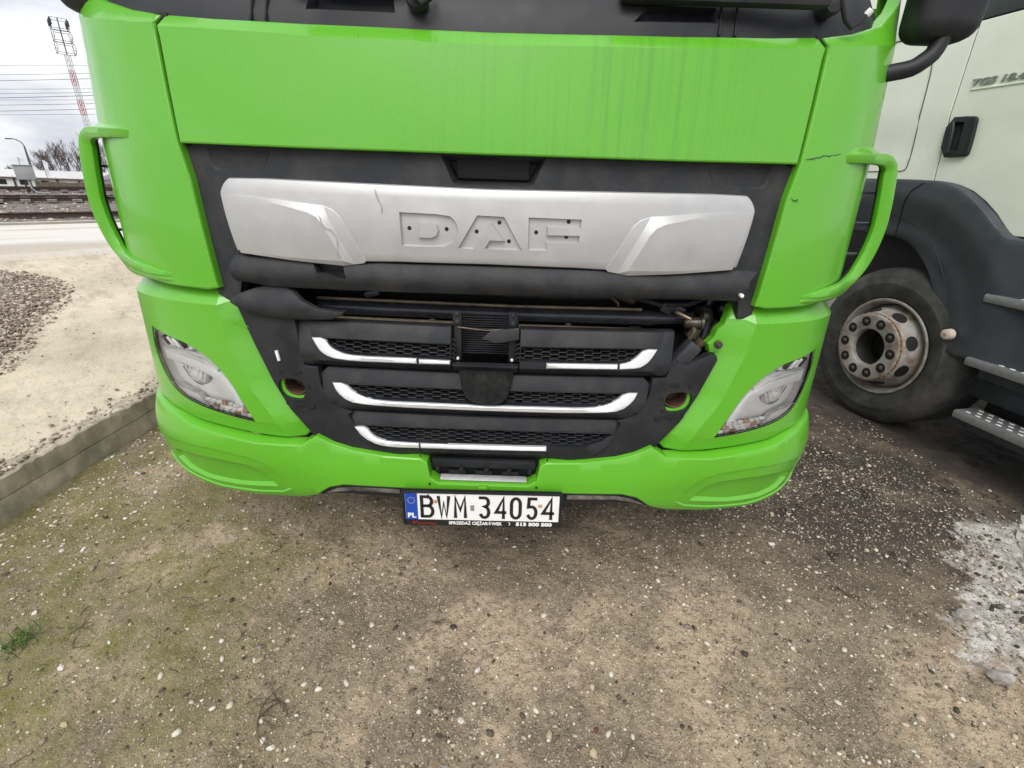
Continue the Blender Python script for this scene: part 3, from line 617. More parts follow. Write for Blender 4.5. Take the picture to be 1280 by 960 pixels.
# slat 3
d3 = slat_d(.712, .61, .556)
hole3 = sym([(0, .666), (.425, .664), (.385, .640), (.33, .622), (0, .618)])
s3 = panel('grille_slat', sym([(0, .708), (.447, .710), (.440, .675), (.415, .63), (.36, .588), (.30, .567), (.21, .557), (0, .556)]), SB, -.012, 'black', TRK, .03, .03, .004, holes=[hole3], dispf=d3)
panel('slat_band', sym([(0, .706), (.438, .708), (.428, .670), (0, .668)]), SB, -.008, 'dusty', s3, .04, .008, .002, dispf=d3)
mesh_insert(hole3, SB, -.030, s3, d3)
panel('chrome_strip', [(-.428, .660), (-.391, .662), (-.369, .638), (-.345, .626), (-.311, .620), (-.212, .619), (-.212, .602), (-.30, .600), (-.345, .606), (-.398, .628)], SB, -.006, 'chrome', s3, .02, .012, .004, dispf=d3, sm=1)
panel('chrome_strip', [(-.208, .619), (.205, .621), (.205, .607), (-.208, .602)], SB, -.006, 'chrome', s3, .02, .012, .004, dispf=d3)
for u_ in (-.21, .21): MB().tube([SB(u_, .60, -.001), SB(u_, .566, -.006)], .0018, 6).build('joint_line', 'deep', s3)
# side frames with fog lamp holes
for sx_ in (-1, 1):
    q = lambda P: [(sx_*a, b_) for a, b_ in P]
    if sx_ < 0: top = [(.785, 1.074), (.59, 1.03), (.572, .863)]
    else: top = [(.728, .934), (.705, .938), (.66, .915), (.635, .903), (.60, .915), (.585, .925), (.572, .863)]
    FR = top+[(.53, .86), (.525, .80), (.49, .735), (.43, .712), (.445, .70), (.41, .63), (.36, .585), (.28, .562), (.192, .555), (.192, .547), (.33, .552), (.468, .570), (.52, .588), (.572, .617), (.642, .708), (.687, .80), (.733, .92)]
    fh = smoothp([(.585, .812), (.660, .815), (.672, .79), (.664, .757), (.640, .744), (.600, .742), (.588, .752), (.578, .78)], 2, 120)
    fr_ = panel('grille_side_frame', q(FR), SB, -.020, 'black', TRK, .03, .03, .003, holes=[q(fh)],
                loops=[(q([(.688, .838), (.55, .842), (.535, .80), (.535, .745), (.555, .722), (.640, .722), (.665, .77)]), 0, -.010, .006)] if False else [])
    c_ = Vector(SB(sx_*.618, .790, -.036)); MB().lathe([(.034, .0), (.036, -.004), (.039, 0), (.039, .07), (.0, .07), (.0, .062), (.034, .062)], c_, (0, 1, 0), 24).build('fog_lamp_socket', 'rust', fr_)
    panel('green_backing', q([(.69, .82), (.69, .745), (.65, .73), (.59, .73), (.59, .757), (.602, .752), (.620, .7495), (.640, .755), (.654, .770), (.659, .79), (.655, .81)]), SB, -.034, 'green', fr_, .015, .006, .001)
    for a, b_, r_ in ((.655, .832, .008), (.575, .748, .006), (.567, .79, .006), (.645, .728, .006)):
        MB().lathe([(0, -.0015), (r_, -.0015), (r_, .006)], SB(sx_*a, b_, -.020), (0, 1, 0), 14).build('mounting_hole', 'deep', fr_)
    for a, b_, w_, h_ in ((.602, .838, .03, .010), (.60, .728, .035, .012), (.565, .722, .022, .014)):
        MB().bbox(SB(sx_*a, b_, -.0195), (w_, .006, h_), .001).build('mounting_slot', 'deep', fr_)
    if sx_ < 0:
        MB().bbox(SB(-.655, .890, -.016), (.009, .008, .034), .002, Matrix.Rotation(-.12, 3, 'Y')).build('broken_clip', 'pwhite', fr_)
        def sn_d(u, z):
            t = (z-1.0)/.11; return .030*math.sin(math.pi*min(1, max(0, t)))*min(1, max(.15, (-u-.40)/.2))-.012
        panel('broken_trim', [(-.770, 1.058), (-.742, 1.083), (-.70, 1.098), (-.655, 1.109), (-.60, 1.108), (-.575, 1.098), (-.546, 1.073), (-.502, 1.049), (-.445, 1.041), (-.424, 1.043), (-.432, 1.030), (-.467, 1.016), (-.53, 1.012), (-.602, 1.010), (-.66, 1.012), (-.719, 1.026)], SB, -.004, 'dusty', fr_, .02, .02, .004, dispf=sn_d)
# exposed centre and engine parts in the gap
MB().bbox((0, .46, .98), (1.86, .24, 1.10), .01).build('radiator_backing', 'deep', TRK)
cor = MB()
for k in range(17): cor.box((.0, .13, .90+k*.0075), (.20, .02, .0028))
cor.build('radiator_fins', 'tube', TRK, False)['kind'] = 'stuff'
for x_ in (-.088, .082):
    br = MB(); br.bbox((x_, .075, .968), (.022, .012, .155), .002); br.bbox((x_, .066, 1.032), (.026, .012, .045), .003); b_o = br.build('grille_bracket', 'black', TRK)
    for z_ in (1.046, 1.020): MB().lathe([(0, -.006), (.006, -.005), (.009, 0), (.009, .004)], (x_, .060, z_), (0, 1, 0), 12).build('bracket_bolt', 'tube', b_o)
    MB().lathe([(0, -.004), (.004, -.003), (.005, 0), (.005, .004)], (x_, .062, .90), (0, 1, 0), 10).build('bracket_screw', 'lampgrey', b_o)
panel('torn_flap', [(-.012, .972), (.015, .995), (.06, 1.003), (.102, 1.003), (.102, .972), (.03, .958)], SB, -.028, 'dusty', TRK, .03, .006, .002, back=True)
panel('centre_bar', [(-.102, .893), (.102, .893), (.102, .862), (-.102, .860)], SB, -.010, 'black', TRK, .04, .03, .003, dispf=d1)
MB().tube([(-.09, .07, 1.0), (.0, .07, .992), (.1, .07, 1.0)], .003, 8).build('wire_stay', 'steel', TRK)
MB().tube([(-.56, .19, 1.046), (.08, .19, 1.040), (.5, .19, 1.044)], .0055, 8).build('coolant_pipe', 'brass', TRK)
MB().tube([(-.56, .15, .992), (.08, .15, .985), (.47, .15, .985)], .008, 10).build('brass_pipe', 'brass', TRK)
MB().tube([(-.56, .20, 1.014), (.08, .20, 1.010), (.50, .20, 1.014), (.535, .20, 1.015), (.555, .20, 1.015), (.60, .20, 1.016), (.655, .20, 1.018), (.67, .20, 1.019)], [.024, .024, .024, .027, .022, .019, .019, .022], 20).build('torsion_tube', 'tube', TRK)
cl = MB(); cl.lathe([(.012, -.016), (.034, -.016), (.036, -.012), (.036, .012), (.034, .016), (.012, .016)], (.705, .20, 1.025), (1, .25, 0), 24); cl.bbox((.68, .21, .985), (.035, .05, .075), .008); cl.lathe([(0, -.022), (.014, -.02), (.016, 0), (.016, .05)], (.70, .18, .955), (0, 1, .2), 16)
cl.build('steering_joint', 'steel', TRK)
MB().tube([(.715, .17, 1.02), (.708, .165, .97), (.70, .165, .93), (.685, .17, .90)], [.009, .009, .008, .008], 10).build('hydraulic_hose', 'tube', TRK)
MB().tube([(.745, .25, 1.08), (.73, .25, 1.03), (.742, .24, .97), (.76, .24, .93)], .014, 10).build('hydraulic_hose', 'tube', TRK)
MB().bbox((.63, .10, .925), (.05, .05, .10), .012, Matrix.Rotation(.6, 3, 'Y')).build('air_duct', 'tube', TRK)
MB().bbox((.52, .27, 1.085), (.05, .04, .05), .008).build('valve_block', 'steel', TRK)
MB().tube([(.36, .22, 1.09), (.40, .22, 1.075), (.425, .22, 1.055), (.43, .22, 1.03)], .006, 8).build('heater_hose', 'steel', TRK)
MB().tube([(.77, .22, 1.06), (.80, .20, 1.02), (.79, .2, .97)], .02, 10).build('heater_hose', 'tube', TRK)
for k, (pts_, r_) in enumerate((([(-.50, .24, 1.09), (-.30, .26, 1.075), (-.1, .24, 1.085), (.12, .26, 1.07), (.33, .24, 1.08)], .007), ([(-.52, .27, 1.06), (-.2, .28, 1.065), (.2, .27, 1.058), (.45, .25, 1.07)], .010), ([(.46, .2, 1.085), (.56, .19, 1.06), (.64, .17, 1.07), (.70, .2, 1.085)], .008), ([(.60, .15, 1.05), (.64, .13, 1.035), (.66, .13, 1.0), (.65, .14, .96)], .006))):
    MB().tube(pts_, r_, 8).build('wiring_loom', ('tube', 'steel', 'tube', 'brass')[k], TRK)
for c_, d_, mt_ in (((.44, .24, 1.08), (.10, .03, .035), 'steel'), ((.62, .2, 1.045), (.04, .04, .03), 'tube'), ((.665, .16, .985), (.035, .04, .04), 'steel'), ((.69, .15, .955), (.022, .05, .022), 'rust'), ((.58, .2, 1.05), (.04, .04, .03), 'tube'), ((-.38, .2, 1.065), (.05, .03, .02), 'tube'), ((-.18, .17, .985), (.02, .04, .03), 'steel'), ((.26, .17, .985), (.02, .04, .03), 'steel'), ((.74, .17, .985), (.04, .05, .07), 'tube')):
    MB().bbox(c_, d_, .006, Matrix.Rotation(c_[0]*.7, 3, 'Y')).build('pipe_bracket', mt_, TRK)
MB().lathe([(.0, -.03), (.014, -.028), (.019, -.02), (.019, .02), (.024, .022), (.024, .03)], (.655, .14, 1.02), (1, -.1, .05), 18).build('ball_joint', 'steel', TRK)
MB().bbox((.48, .15, .97), (.04, .05, .05), .008).build('pipe_clamp', 'steel', TRK)

# ------------------------------------------------------------------ number plate
pl = bpy.data.objects.new('number_plate', None); link(pl, TRK)
PM = Matrix.Translation((0, -.044, .408)) @ Matrix.Rotation(R(-.9), 4, 'Y') @ Matrix.Rotation(R(-3), 4, 'X')
def pb(x, z, w, h, y, t, bev=.002): return MB(), (x, z, w, h, y, t, bev)
def plate_part(name, x, z, w, h, y, t, mat, bev=.002, par=pl):
    bm = bmesh.new(); bmesh.ops.create_cube(bm, size=1)
    for v in bm.verts: v.co = Vector((v.co.x*w+x, v.co.y*t+y, v.co.z*h+z))
    if bev: bmesh.ops.bevel(bm, geom=bm.edges[:], offset=bev, segments=2, affect='EDGES')
    bm.verts.index_update(); o = MB().add([PM @ v.co for v in bm.verts], [[v.index for v in f.verts] for f in bm.faces]).build(name, mat, par); bm.free(); return o
pf = plate_part('plate_holder', 0, -.004, .535, .142, .006, .014, 'pblack', .005)
plate_part('plate_rim_top', 0, .0615, .53, .008, -.004, .010, 'black', .003); 
for s_ in (-1, 1): plate_part('plate_rim_side', s_*.2625, -.002, .008, .126, -.004, .010, 'black', .003)
plate_part('plate_sheet', 0, .006, .512, .103, -.003, .003, 'pwhite', .001)
plate_part('country_band', -.235, .006, .040, .101, -.0052, .001, 'pblue', 0)
def strokes(name, S_, w, ox, oz, sx2, sz2, y, mat, par=pl):
    mb = MB()
    for st in S_:
        pts = [Vector((ox+a*sx2, 0, oz+b_*sz2)) for a, b_ in st]; closed = len(pts) > 3 and (pts[0]-pts[-1]).length < 1e-6
        v = []; f = []; N = len(pts)
        for i, p in enumerate(pts):
            a = pts[i-1] if i else (pts[-2] if closed else None); c = pts[i+1] if i < N-1 else (pts[1] if closed else None)
            t1 = (p-a).normalized() if a is not None else None; t2 = (c-p).normalized() if c is not None else None
            t = ((t1 or t2)+(t2 or t1)).normalized(); n_ = Vector((-t.z, 0, t.x)); k = 1/max(.5, n_.dot(Vector((-(t1 or t2).z, 0, (t1 or t2).x))))
            e_ = Vector((0, 0, 0)) if (a is not None and c is not None) else t*(w*.35)*(1 if c is None else -1)
            for s_ in (-1, 1):
                q = p+n_*w/2*s_*k+e_
                v.append(PM @ Vector((q.x, y, q.z)))
            if i: f.append((2*i-2, 2*i-1, 2*i+1, 2*i))
        mb.add(v, f)
    return mb.build(name, mat, par, False)
def arc(cx, cy, rx, ry, a0, a1, n=12): return [(cx+rx*math.cos(R(a0+(a1-a0)*k/n)), cy+ry*math.sin(R(a0+(a1-a0)*k/n))) for k in range(n+1)]
G = {
 'B': [[(0, 0), (0, 1), (.55, 1)]+arc(.55, .77, .38, .23, 90, -90, 10)+[(.1, .54)], [(.55, .54)]+arc(.58, .27, .42, .27, 90, -90, 10)+[(0, 0)]],
 'W': [[(0, 1), (.25, 0), (.5, .72), (.75, 0), (1, 1)]],
 'M': [[(0, 0), (.02, 1), (.5, .35), (.98, 1), (1, 0)]],
 '3': [[(.02, 1), (.55, 1)]+arc(.52, .78, .40, .22, 80, -90, 10)+arc(.5, .28, .46, .28, 90, -150, 14)],
 '4': [[(.80, 0), (.80, 1), (.0, .28), (1, .28)]],
 '0': [arc(.5, .72, .5, .28, 0, 180, 10)+arc(.5, .28, .5, .28, 180, 360, 10)+[(1.0, .72)]],
 '5': [[(.92, 1), (.12, 1), (.06, .58), (.45, .60)]+arc(.46, .30, .48, .30, 85, -150, 14)],
}
for ch, x0, x1, ty in (('B', 163, 262, 0), ('W', 290, 385, 0), ('M', 415, 508, 0), ('3', 600, 688, 0), ('4', 722, 810, 0), ('0', 838, 922, 0), ('5', 962, 1045, 0), ('4', 1076, 1170, 0)):
    a, b_ = (x0-626)*.000442, (x1-626)*.000442
    strokes('plate_character', G[ch], .0112, a+.004, -.032, b_-a-.008, .077, -.0056, 'pblack')
for k in range(12):
    a = 2*math.pi*k/12; plate_part('star', -.235+.0115*math.cos(a), .030+.0115*math.sin(a), .0022, .0022, -.006, .0006, 'yellow', 0)
plate_part('plate_sticker', -.0325, .004, .013, .022, -.0048, .001, 'grey', 0)
plate_part('plate_sticker', -.030, .027, .010, .008, -.0048, .001, 'lampgrey', 0)
for x_, z_ in ((-.156, .027), (.193, .018)):
    MB().lathe([(0, -.004), (.005, -.0035), (.0075, 0), (.0075, .002)], PM @ Vector((x_, -.005, z_)), (0, 1, 0), 14).build('plate_screw', 'amber', pl)
def text(name, body, size, mat, mtx, parent, bold=0., extrude=.0004, width=None):
    cu = bpy.data.curves.new(name, 'FONT'); cu.body = body; cu.size = size; cu.extrude = extrude; cu.offset = bold; cu.resolution_u = 3
    o = bpy.data.objects.new(name, cu); col.objects.link(o); dg = bpy.context.evaluated_depsgraph_get(); me = bpy.data.meshes.new_from_object(o.evaluated_get(dg)); bpy.data.objects.remove(o)
    xs = [v.co.x for v in me.vertices]; k = width/(max(xs)-min(xs)) if width else 1; x0 = min(xs)
    for v in me.vertices: v.co.x = (v.co.x-x0)*k
    me.transform(mtx); me.materials.clear(); me.materials.append(M[mat]); return link(bpy.data.objects.new(name, me), parent)
RX = Matrix.Rotation(R(90), 4, 'X')
def ptx(name, body, size, x, z, width, mat, bold=0): return text(name, body, size, mat, PM @ Matrix.Translation((x, -.0058, z)) @ RX, pl, bold, .0003, width)
ptx('country_code', 'PL', .026, -.249, -.037, .028, 'pwhite', .0008)
def ptx2(name, body, size, x, z, width, mat, bold=0): return text(name, body, size, mat, PM @ Matrix.Translation((x, -.0016, z)) @ RX, pl, bold, .0004, width)
ptx2('dealer_text', 'SPRZEDA\u017b CI\u0118\u017bAR\u00d3WEK', .0165, -.113, -.0645, .180, 'pwhite', .0006)
ptx2('dealer_phone', '513 500 500', .0175, .113, -.0645, .122, 'pwhite', .001)
strokes('handset_mark', [[(0, 1), (.6, 1), (.7, .6), (.3, 0)]], .002, .088, -.064, .008, .010, -.0016, 'pwhite')
rr_ = random.Random(4); sc = [(k/14, .35+.3*math.sin(k*2.1)+rr_.uniform(-.15, .15)) for k in range(15)]
strokes('dealer_script', [[(0, 0), (.06, 1), (.12, .2), (.2, 1)], [(.2+.8*a, b_*.7) for a, b_ in sc]], .0016, -.236, -.066, .080, .013, -.0016, 'red')


# ------------------------------------------------------------------ wheels
def wheel(parent, c, ax, tyre_r=.495, rim_r=.305, halfw=.15, detail=True):
    """c: centre of the outer wheel face, ax: unit vector pointing outward."""
    c = Vector(c); ax = Vector(ax)
    w = bpy.data.objects.new('front_wheel', None); link(w, parent)
    T = tyre_r
    pr = [(rim_r-.012, -.03), (rim_r+.004, -.004), (rim_r+.02, .006), (rim_r+.05, .018), (rim_r+.085, .026), (rim_r+.10, .027), (rim_r+.103, .025), (T-.055, .021), (T-.045, .017), (T-.022, .004), (T-.016, -.004), (T-.006, -.018), (T, -.04)]
    for k in range(5):                           # tread grooves
        a = -.05-k*.052; pr += [(T, a), (T-.012, a-.004), (T-.012, a-.012), (T, a-.016)]
    pr += [(T, -.29), (T-.02, -.315), (T-.08, -.33), (rim_r, -.30)]
    MB().lathe(pr, c, ax, 72).build('tyre', 'rubber', w)
    MB().lathe([(rim_r-.004, -.012), (rim_r+.004, .004), (rim_r-.002, .010), (rim_r-.012, .008), (rim_r-.020, -.01), (rim_r-.028, -.04), (rim_r-.034, -.10), (rim_r-.03, -.28)], c, ax, 64).build('rim', 'rim', w)
    dc = MB(); hub = .105
    dc.lathe([(rim_r-.034, -.09), (rim_r-.045, -.05), (rim_r-.060, -.01), (rim_r-.075, .035), (rim_r-.085, .075), (rim_r-.088, .088), (rim_r-.092, .096), (rim_r-.10, .10), (.20, .10), (.125, .10), (.118, .096), (.115, .08), (.115, -.06), (0, -.06)], c, ax, 64)
    d = dc.build('wheel_disc', 'rim', w)
    a = ax.orthogonal().normalized(); bb = ax.cross(a)
    MB().lathe([(.112, .06), (.09, .0), (.085, -.05), (0, -.055)], c, ax, 40).build('hub', 'rimdark', w)
    if detail:
        for k in range(10):
            t = 2*math.pi*(k+.3)/10; p = c+ax*.1+(a*math.cos(t)+bb*math.sin(t))*.166
            MB().lathe([(.0, .0025), (.030, .0025), (.031, .0015), (.031, -.01)], p, ax, 18).build('nut_recess', 'deep', d)
            MB().lathe([(0, .010), (.008, .009), (.013, .005), (.0145, .0028)], p, ax, 6).build('wheel_nut', 'nut', d, False)
        for k in range(8):
            t = 2*math.pi*(k+.5)/8; rdir = a*math.cos(t)+bb*math.sin(t); p = c+ax*.030+rdir*(rim_r-.072); nn_ = (ax*.32+rdir*.95).normalized()
            mb = MB(); tang = ax.cross(rdir)
            v = []
            for q in range(20):
                an = 2*math.pi*q/20; o_ = tang*math.cos(an)*.044+(nn_.cross(tang))*math.sin(an)*.034
                v.append(p+o_+nn_*.0025)
            vv = v+[x_-nn_*.015 for x_ in v]
            mb.add(vv, [tuple(range(20))]+[(i, (i+1) % 20, 20+(i+1) % 20, 20+i) for i in range(20)]); mb.build('hand_hole', 'deep', d)
        MB().lathe([(.112, .02), (.100, .02), (.098, .0)], c, ax, 40).build('hub_ring', 'nut', d)
        for k in range(44):
            t = 2*math.pi*k/44; p = c+ax*.088+(a*math.cos(t)+bb*math.sin(t))*.219
            MB().lathe([(0, .004), (.0045, .003), (.006, 0), (.006, -.004)], p, a*math.cos(t)+bb*math.sin(t), 6).build('rust_bead', 'rustorange', d)
        MB().lathe([(.2185, .076), (.2195, .083), (.2165, .0915)], c, ax, 64).build('rust_band', 'rustorange', d)
    return w
for sx_ in (-1, 1): wheel(TRK, (sx_*1.10, 1.40, .495), (sx_, 0, 0), detail=False)

# ------------------------------------------------------------------ the white truck
WB = Vector((2.455, 1.646, 0)); WY = R(-12); FW = Vector((-math.sin(WY), -math.cos(WY), 0)); WN = Vector((-math.cos(WY), math.sin(WY), 0))
def WS(s, z, off=0.): return tuple(WB+FW*s+WN*off+Vector((0, 0, z)))
WT = thing('semi_truck', tuple(WB-WN*1.2), 'cream white semi truck with charcoal wheel arch and metal steps, parked at the right', 'truck')
def wside_d(s, z):
    return lerp(z, [1.40, 1.597, 1.605, 1.80, 1.812, 2.2, 2.5], [-.012, -.008, -.012, -.006, .0, -.004, -.03])
# cab rear quarter and door (two sheets with a seam between)
seam = [(1.47, -.022), (1.607, -.036), (1.811, -.053), (1.85, -.053), (2.245, -.068)]
DH = [(-.048, 1.804), (.085, 1.800), (.104, 1.788), (.108, 1.771), (.124, 1.625), (.118, 1.608), (.10, 1.604), (-.028, 1.603)]
quarter = panel('cab_quarter_panel', [(-1.2, 1.47), (-.025, 1.47)]+[(s-.003, z) for z, s in seam[1:]]+[(-1.2, 2.25)], WS, 0, 'white', WT, .09, .006, .003, dispf=wside_d, lines=[[(-1.19, 1.81), (-.06, 1.81)], [(-1.19, 1.601), (-.05, 1.601)]],
                ang=8)
flp = smoothp([(-.288, 2.104), (-.252, 2.098), (-.226, 1.766), (-.211, 1.56), (-.222, 1.538), (-.262, 1.532), (-.95, 1.532), (-.95, 2.104)], 2, 100)
MB().tube([WS(a, b_, wside_d(a, b_)+.0016) for a, b_ in resamp(flp+flp[:1], .02, False)], .0022, 6).build('flap_gap', 'deep', quarter)
door = panel('cab_door', [(s+.003, z) for z, s in seam]+[(1.35, 2.25), (1.35, 1.235), (.47, 1.235), (.43, 1.27), (.36, 1.335), (.29, 1.388), (.21, 1.435), (.14, 1.46), (.09, 1.472)], WS, 0, 'white', WT, .09, .006, .003, dispf=wside_d, lines=[], ang=8)
hd = panel('door_handle', smoothp(DH, 1, 100), WS, .014, 'black', door, .02, .03, .006, loops=[([(-.015, 1.775), (.045, 1.775), (.055, 1.765), (.065, 1.64), (.055, 1.63), (.005, 1.63)], 0, -.02, .008)])
MB().tube([WS(-.005, 1.775, .02), WS(.01, 1.74, .024), WS(.02, 1.66, .024), WS(.02, 1.625, .02)], .010, 10).build('grip_bar', 'black', hd)
text('model_badge', 'TGS 18.480', .042, 'chromebadge', Matrix(((FW.x, 0, WN.x, WS(.004, 0, .004)[0]), (FW.y, 0, WN.y, WS(.004, 0, .004)[1]), (0, 1, 0, 1.944), (0, 0, 0, 1))) @ Matrix(((1, .25, 0, 0), (0, 1, 0, 0), (0, 0, 1, 0), (0, 0, 0, 1))), door, .0014, .003, .32)
panel('badge_ledge', [(.01, 1.932), (1.2, 1.932), (1.2, 1.922), (.015, 1.922)], WS, .004, 'white', door, .1, .01, .003)
panel('window_band', [(-.15, 2.253), (1.30, 2.253), (1.30, 2.85), (-.15, 2.85)], WS, -.012, 'fender', WT, .15, .03, .006, lines=[], dispf=lambda s, z: -.06*(z-2.25), loops=[(smoothp([(.06, 2.29), (1.25, 2.29), (1.2, 2.8), (.02, 2.8)], 2, 100), 0, -.02, .012)])
panel('side_window', smoothp([(.07, 2.30), (1.24, 2.30), (1.19, 2.79), (.03, 2.79)], 2, 100), WS, -.028, 'glassdark', WT, .15, .006, 0, dispf=lambda s, z: -.06*(z-2.25))
panel('rear_quarter_upper', [(-1.2, 2.253), (-.155, 2.253), (-.155, 2.9), (-1.2, 2.9)], WS, 0, 'white', WT, .15, .03, .004, dispf=lambda s, z: -.06*(z-2.25))
bmx = Matrix.Rotation(-WY, 3, 'Z')
MB().bbox(WB-WN*1.27+FW*.08+Vector((0, 0, 2.15)), (2.42, 2.45, 1.5), .06, bmx).build('cab_shell', 'white', WT)
MB().bbox(WB-WN*1.25+FW*.85+Vector((0, 0, .85)), (2.2, .9, 1.0), .05, bmx).build('front_end', 'fender', WT)
MB().bbox(WB-WN*1.25-FW*2.0+Vector((0, 0, .80)), (.9, 4.5, .30), .02, bmx).build('chassis_frame', 'deep', WT)
panel('seam_shade_sheet', [(-1.2, 1.46), (.0, 1.46), (.45, 1.25), (1.3, 1.25), (1.3, 2.24), (-1.2, 2.24)], WS, -.022, 'deep', WT, .2, .005, 0)  # black sheet added behind the cab panels so their seams read dark
# fender
FO = [(-.62, 1.485), (-.405, 1.491), (-.01, 1.487), (.112, 1.472), (.226, 1.427), (.338, 1.350), (.416, 1.283), (.478, 1.233), (.56, 1.222), (1.35, 1.215), (1.35, .60), (.547, .600), (.435, .588), (.35, .606), (.321, .640), (.285, .72), (.242, .813), (.199, .91), (.133, 1.008), (.03, 1.098), (-.04, 1.14), (-.109, 1.159), (-.225, 1.165), (-.62, 1.165)]
def fen_d(s, z):
    if s > 1.3: return -.02
    r_ = math.hypot(s+.16, z-.60) if z > .6 else abs(s+.16)
    d = lerp(r_, [.55, .57, .66, .68, .80, .90, 1.0, 1.3], [.0, .012, .018, .026, .055, .048, .02, .01])
    if s > .45: d = d*max(0, 1-(s-.45)/.25)+.005
    return d
fen = panel('wheel_arch', smoothp(FO, 2, 60), WS, .004, 'fender', WT, .03, .22, .008, dispf=fen_d, ang=45)
smo = lambda p: [tuple((np.array(p[max(i-1, 0)])+2*np.array(p[i])+np.array(p[min(i+1, len(p)-1)]))/4) for i in range(len(p))]
crv = [(-.329, 1.292), (-.2, 1.298), (-.106, 1.290), (.02, 1.245), (.112, 1.172), (.19, 1.085), (.234, 1.013), (.29, .9), (.323, .806), (.34, .70)]
MB().tube([WS(s, z, .004+fen_d(s, z)+.001) for s, z in resamp(smo(crv), .02, False)], .0013, 6).build('arch_seam', 'fender', fen)
MB().tube([WS(s, z, .004+fen_d(s, z)+.0005) for s, z in resamp([(-.02, 1.470), (-.075, 1.43), (-.105, 1.36), (-.12, 1.25), (-.122, 1.17)], .02, False)], .0035, 6).build('arch_joint', 'deep', fen)
MB().lathe([(0, .034), (.022, .034), (.027, .031), (.031, .0)], WS(.405, .702, .03), WN, 24).build('side_marker', 'markerlens', fen)
MB().lathe([(0, .037), (.008, .037), (.010, .034)], WS(.405, .702, .03), WN, 12).build('marker_centre', 'amber', fen)
# steps
for z_, s0 in ((.95, .50), (.615, .535), (.325, .585)):
    st = bpy.data.objects.new('entry_step', None); link(st, WT); c_ = Vector(WS(s0+.42, z_-.018, -.03))
    MB().bbox(c_, (.16, .84, .045), .012, bmx).build('step_tread', 'alu', st)
    for i in range(3):
        for k in range(16):
            p = Vector(WS(s0+.05+k*.05+(.025 if i % 2 else 0), z_+.0045, .015-.045*i)); MB().bbox(p, (.010, .022, .006), .0015, bmx).build('tread_stud', 'lampgrey' if k % 3 else 'lampwhite', st)
    MB().bbox(Vector(WS(s0+.45, z_-.075, -.12)), (.16, .84, .07), .01, bmx).build('step_riser', 'fender', st)
MB().bbox(Vector(WS(.98, .62, -.32)), (.3, .8, .85), .02, bmx).build('step_well', 'deep', WT)
MB().bbox(Vector(WS(-.2, .95, -.5)), (.5, 1.5, .5), .02, bmx).build('arch_liner', 'deep', WT)
wheel(WT, WS(0, .490, -.012), WN, .500, .305)


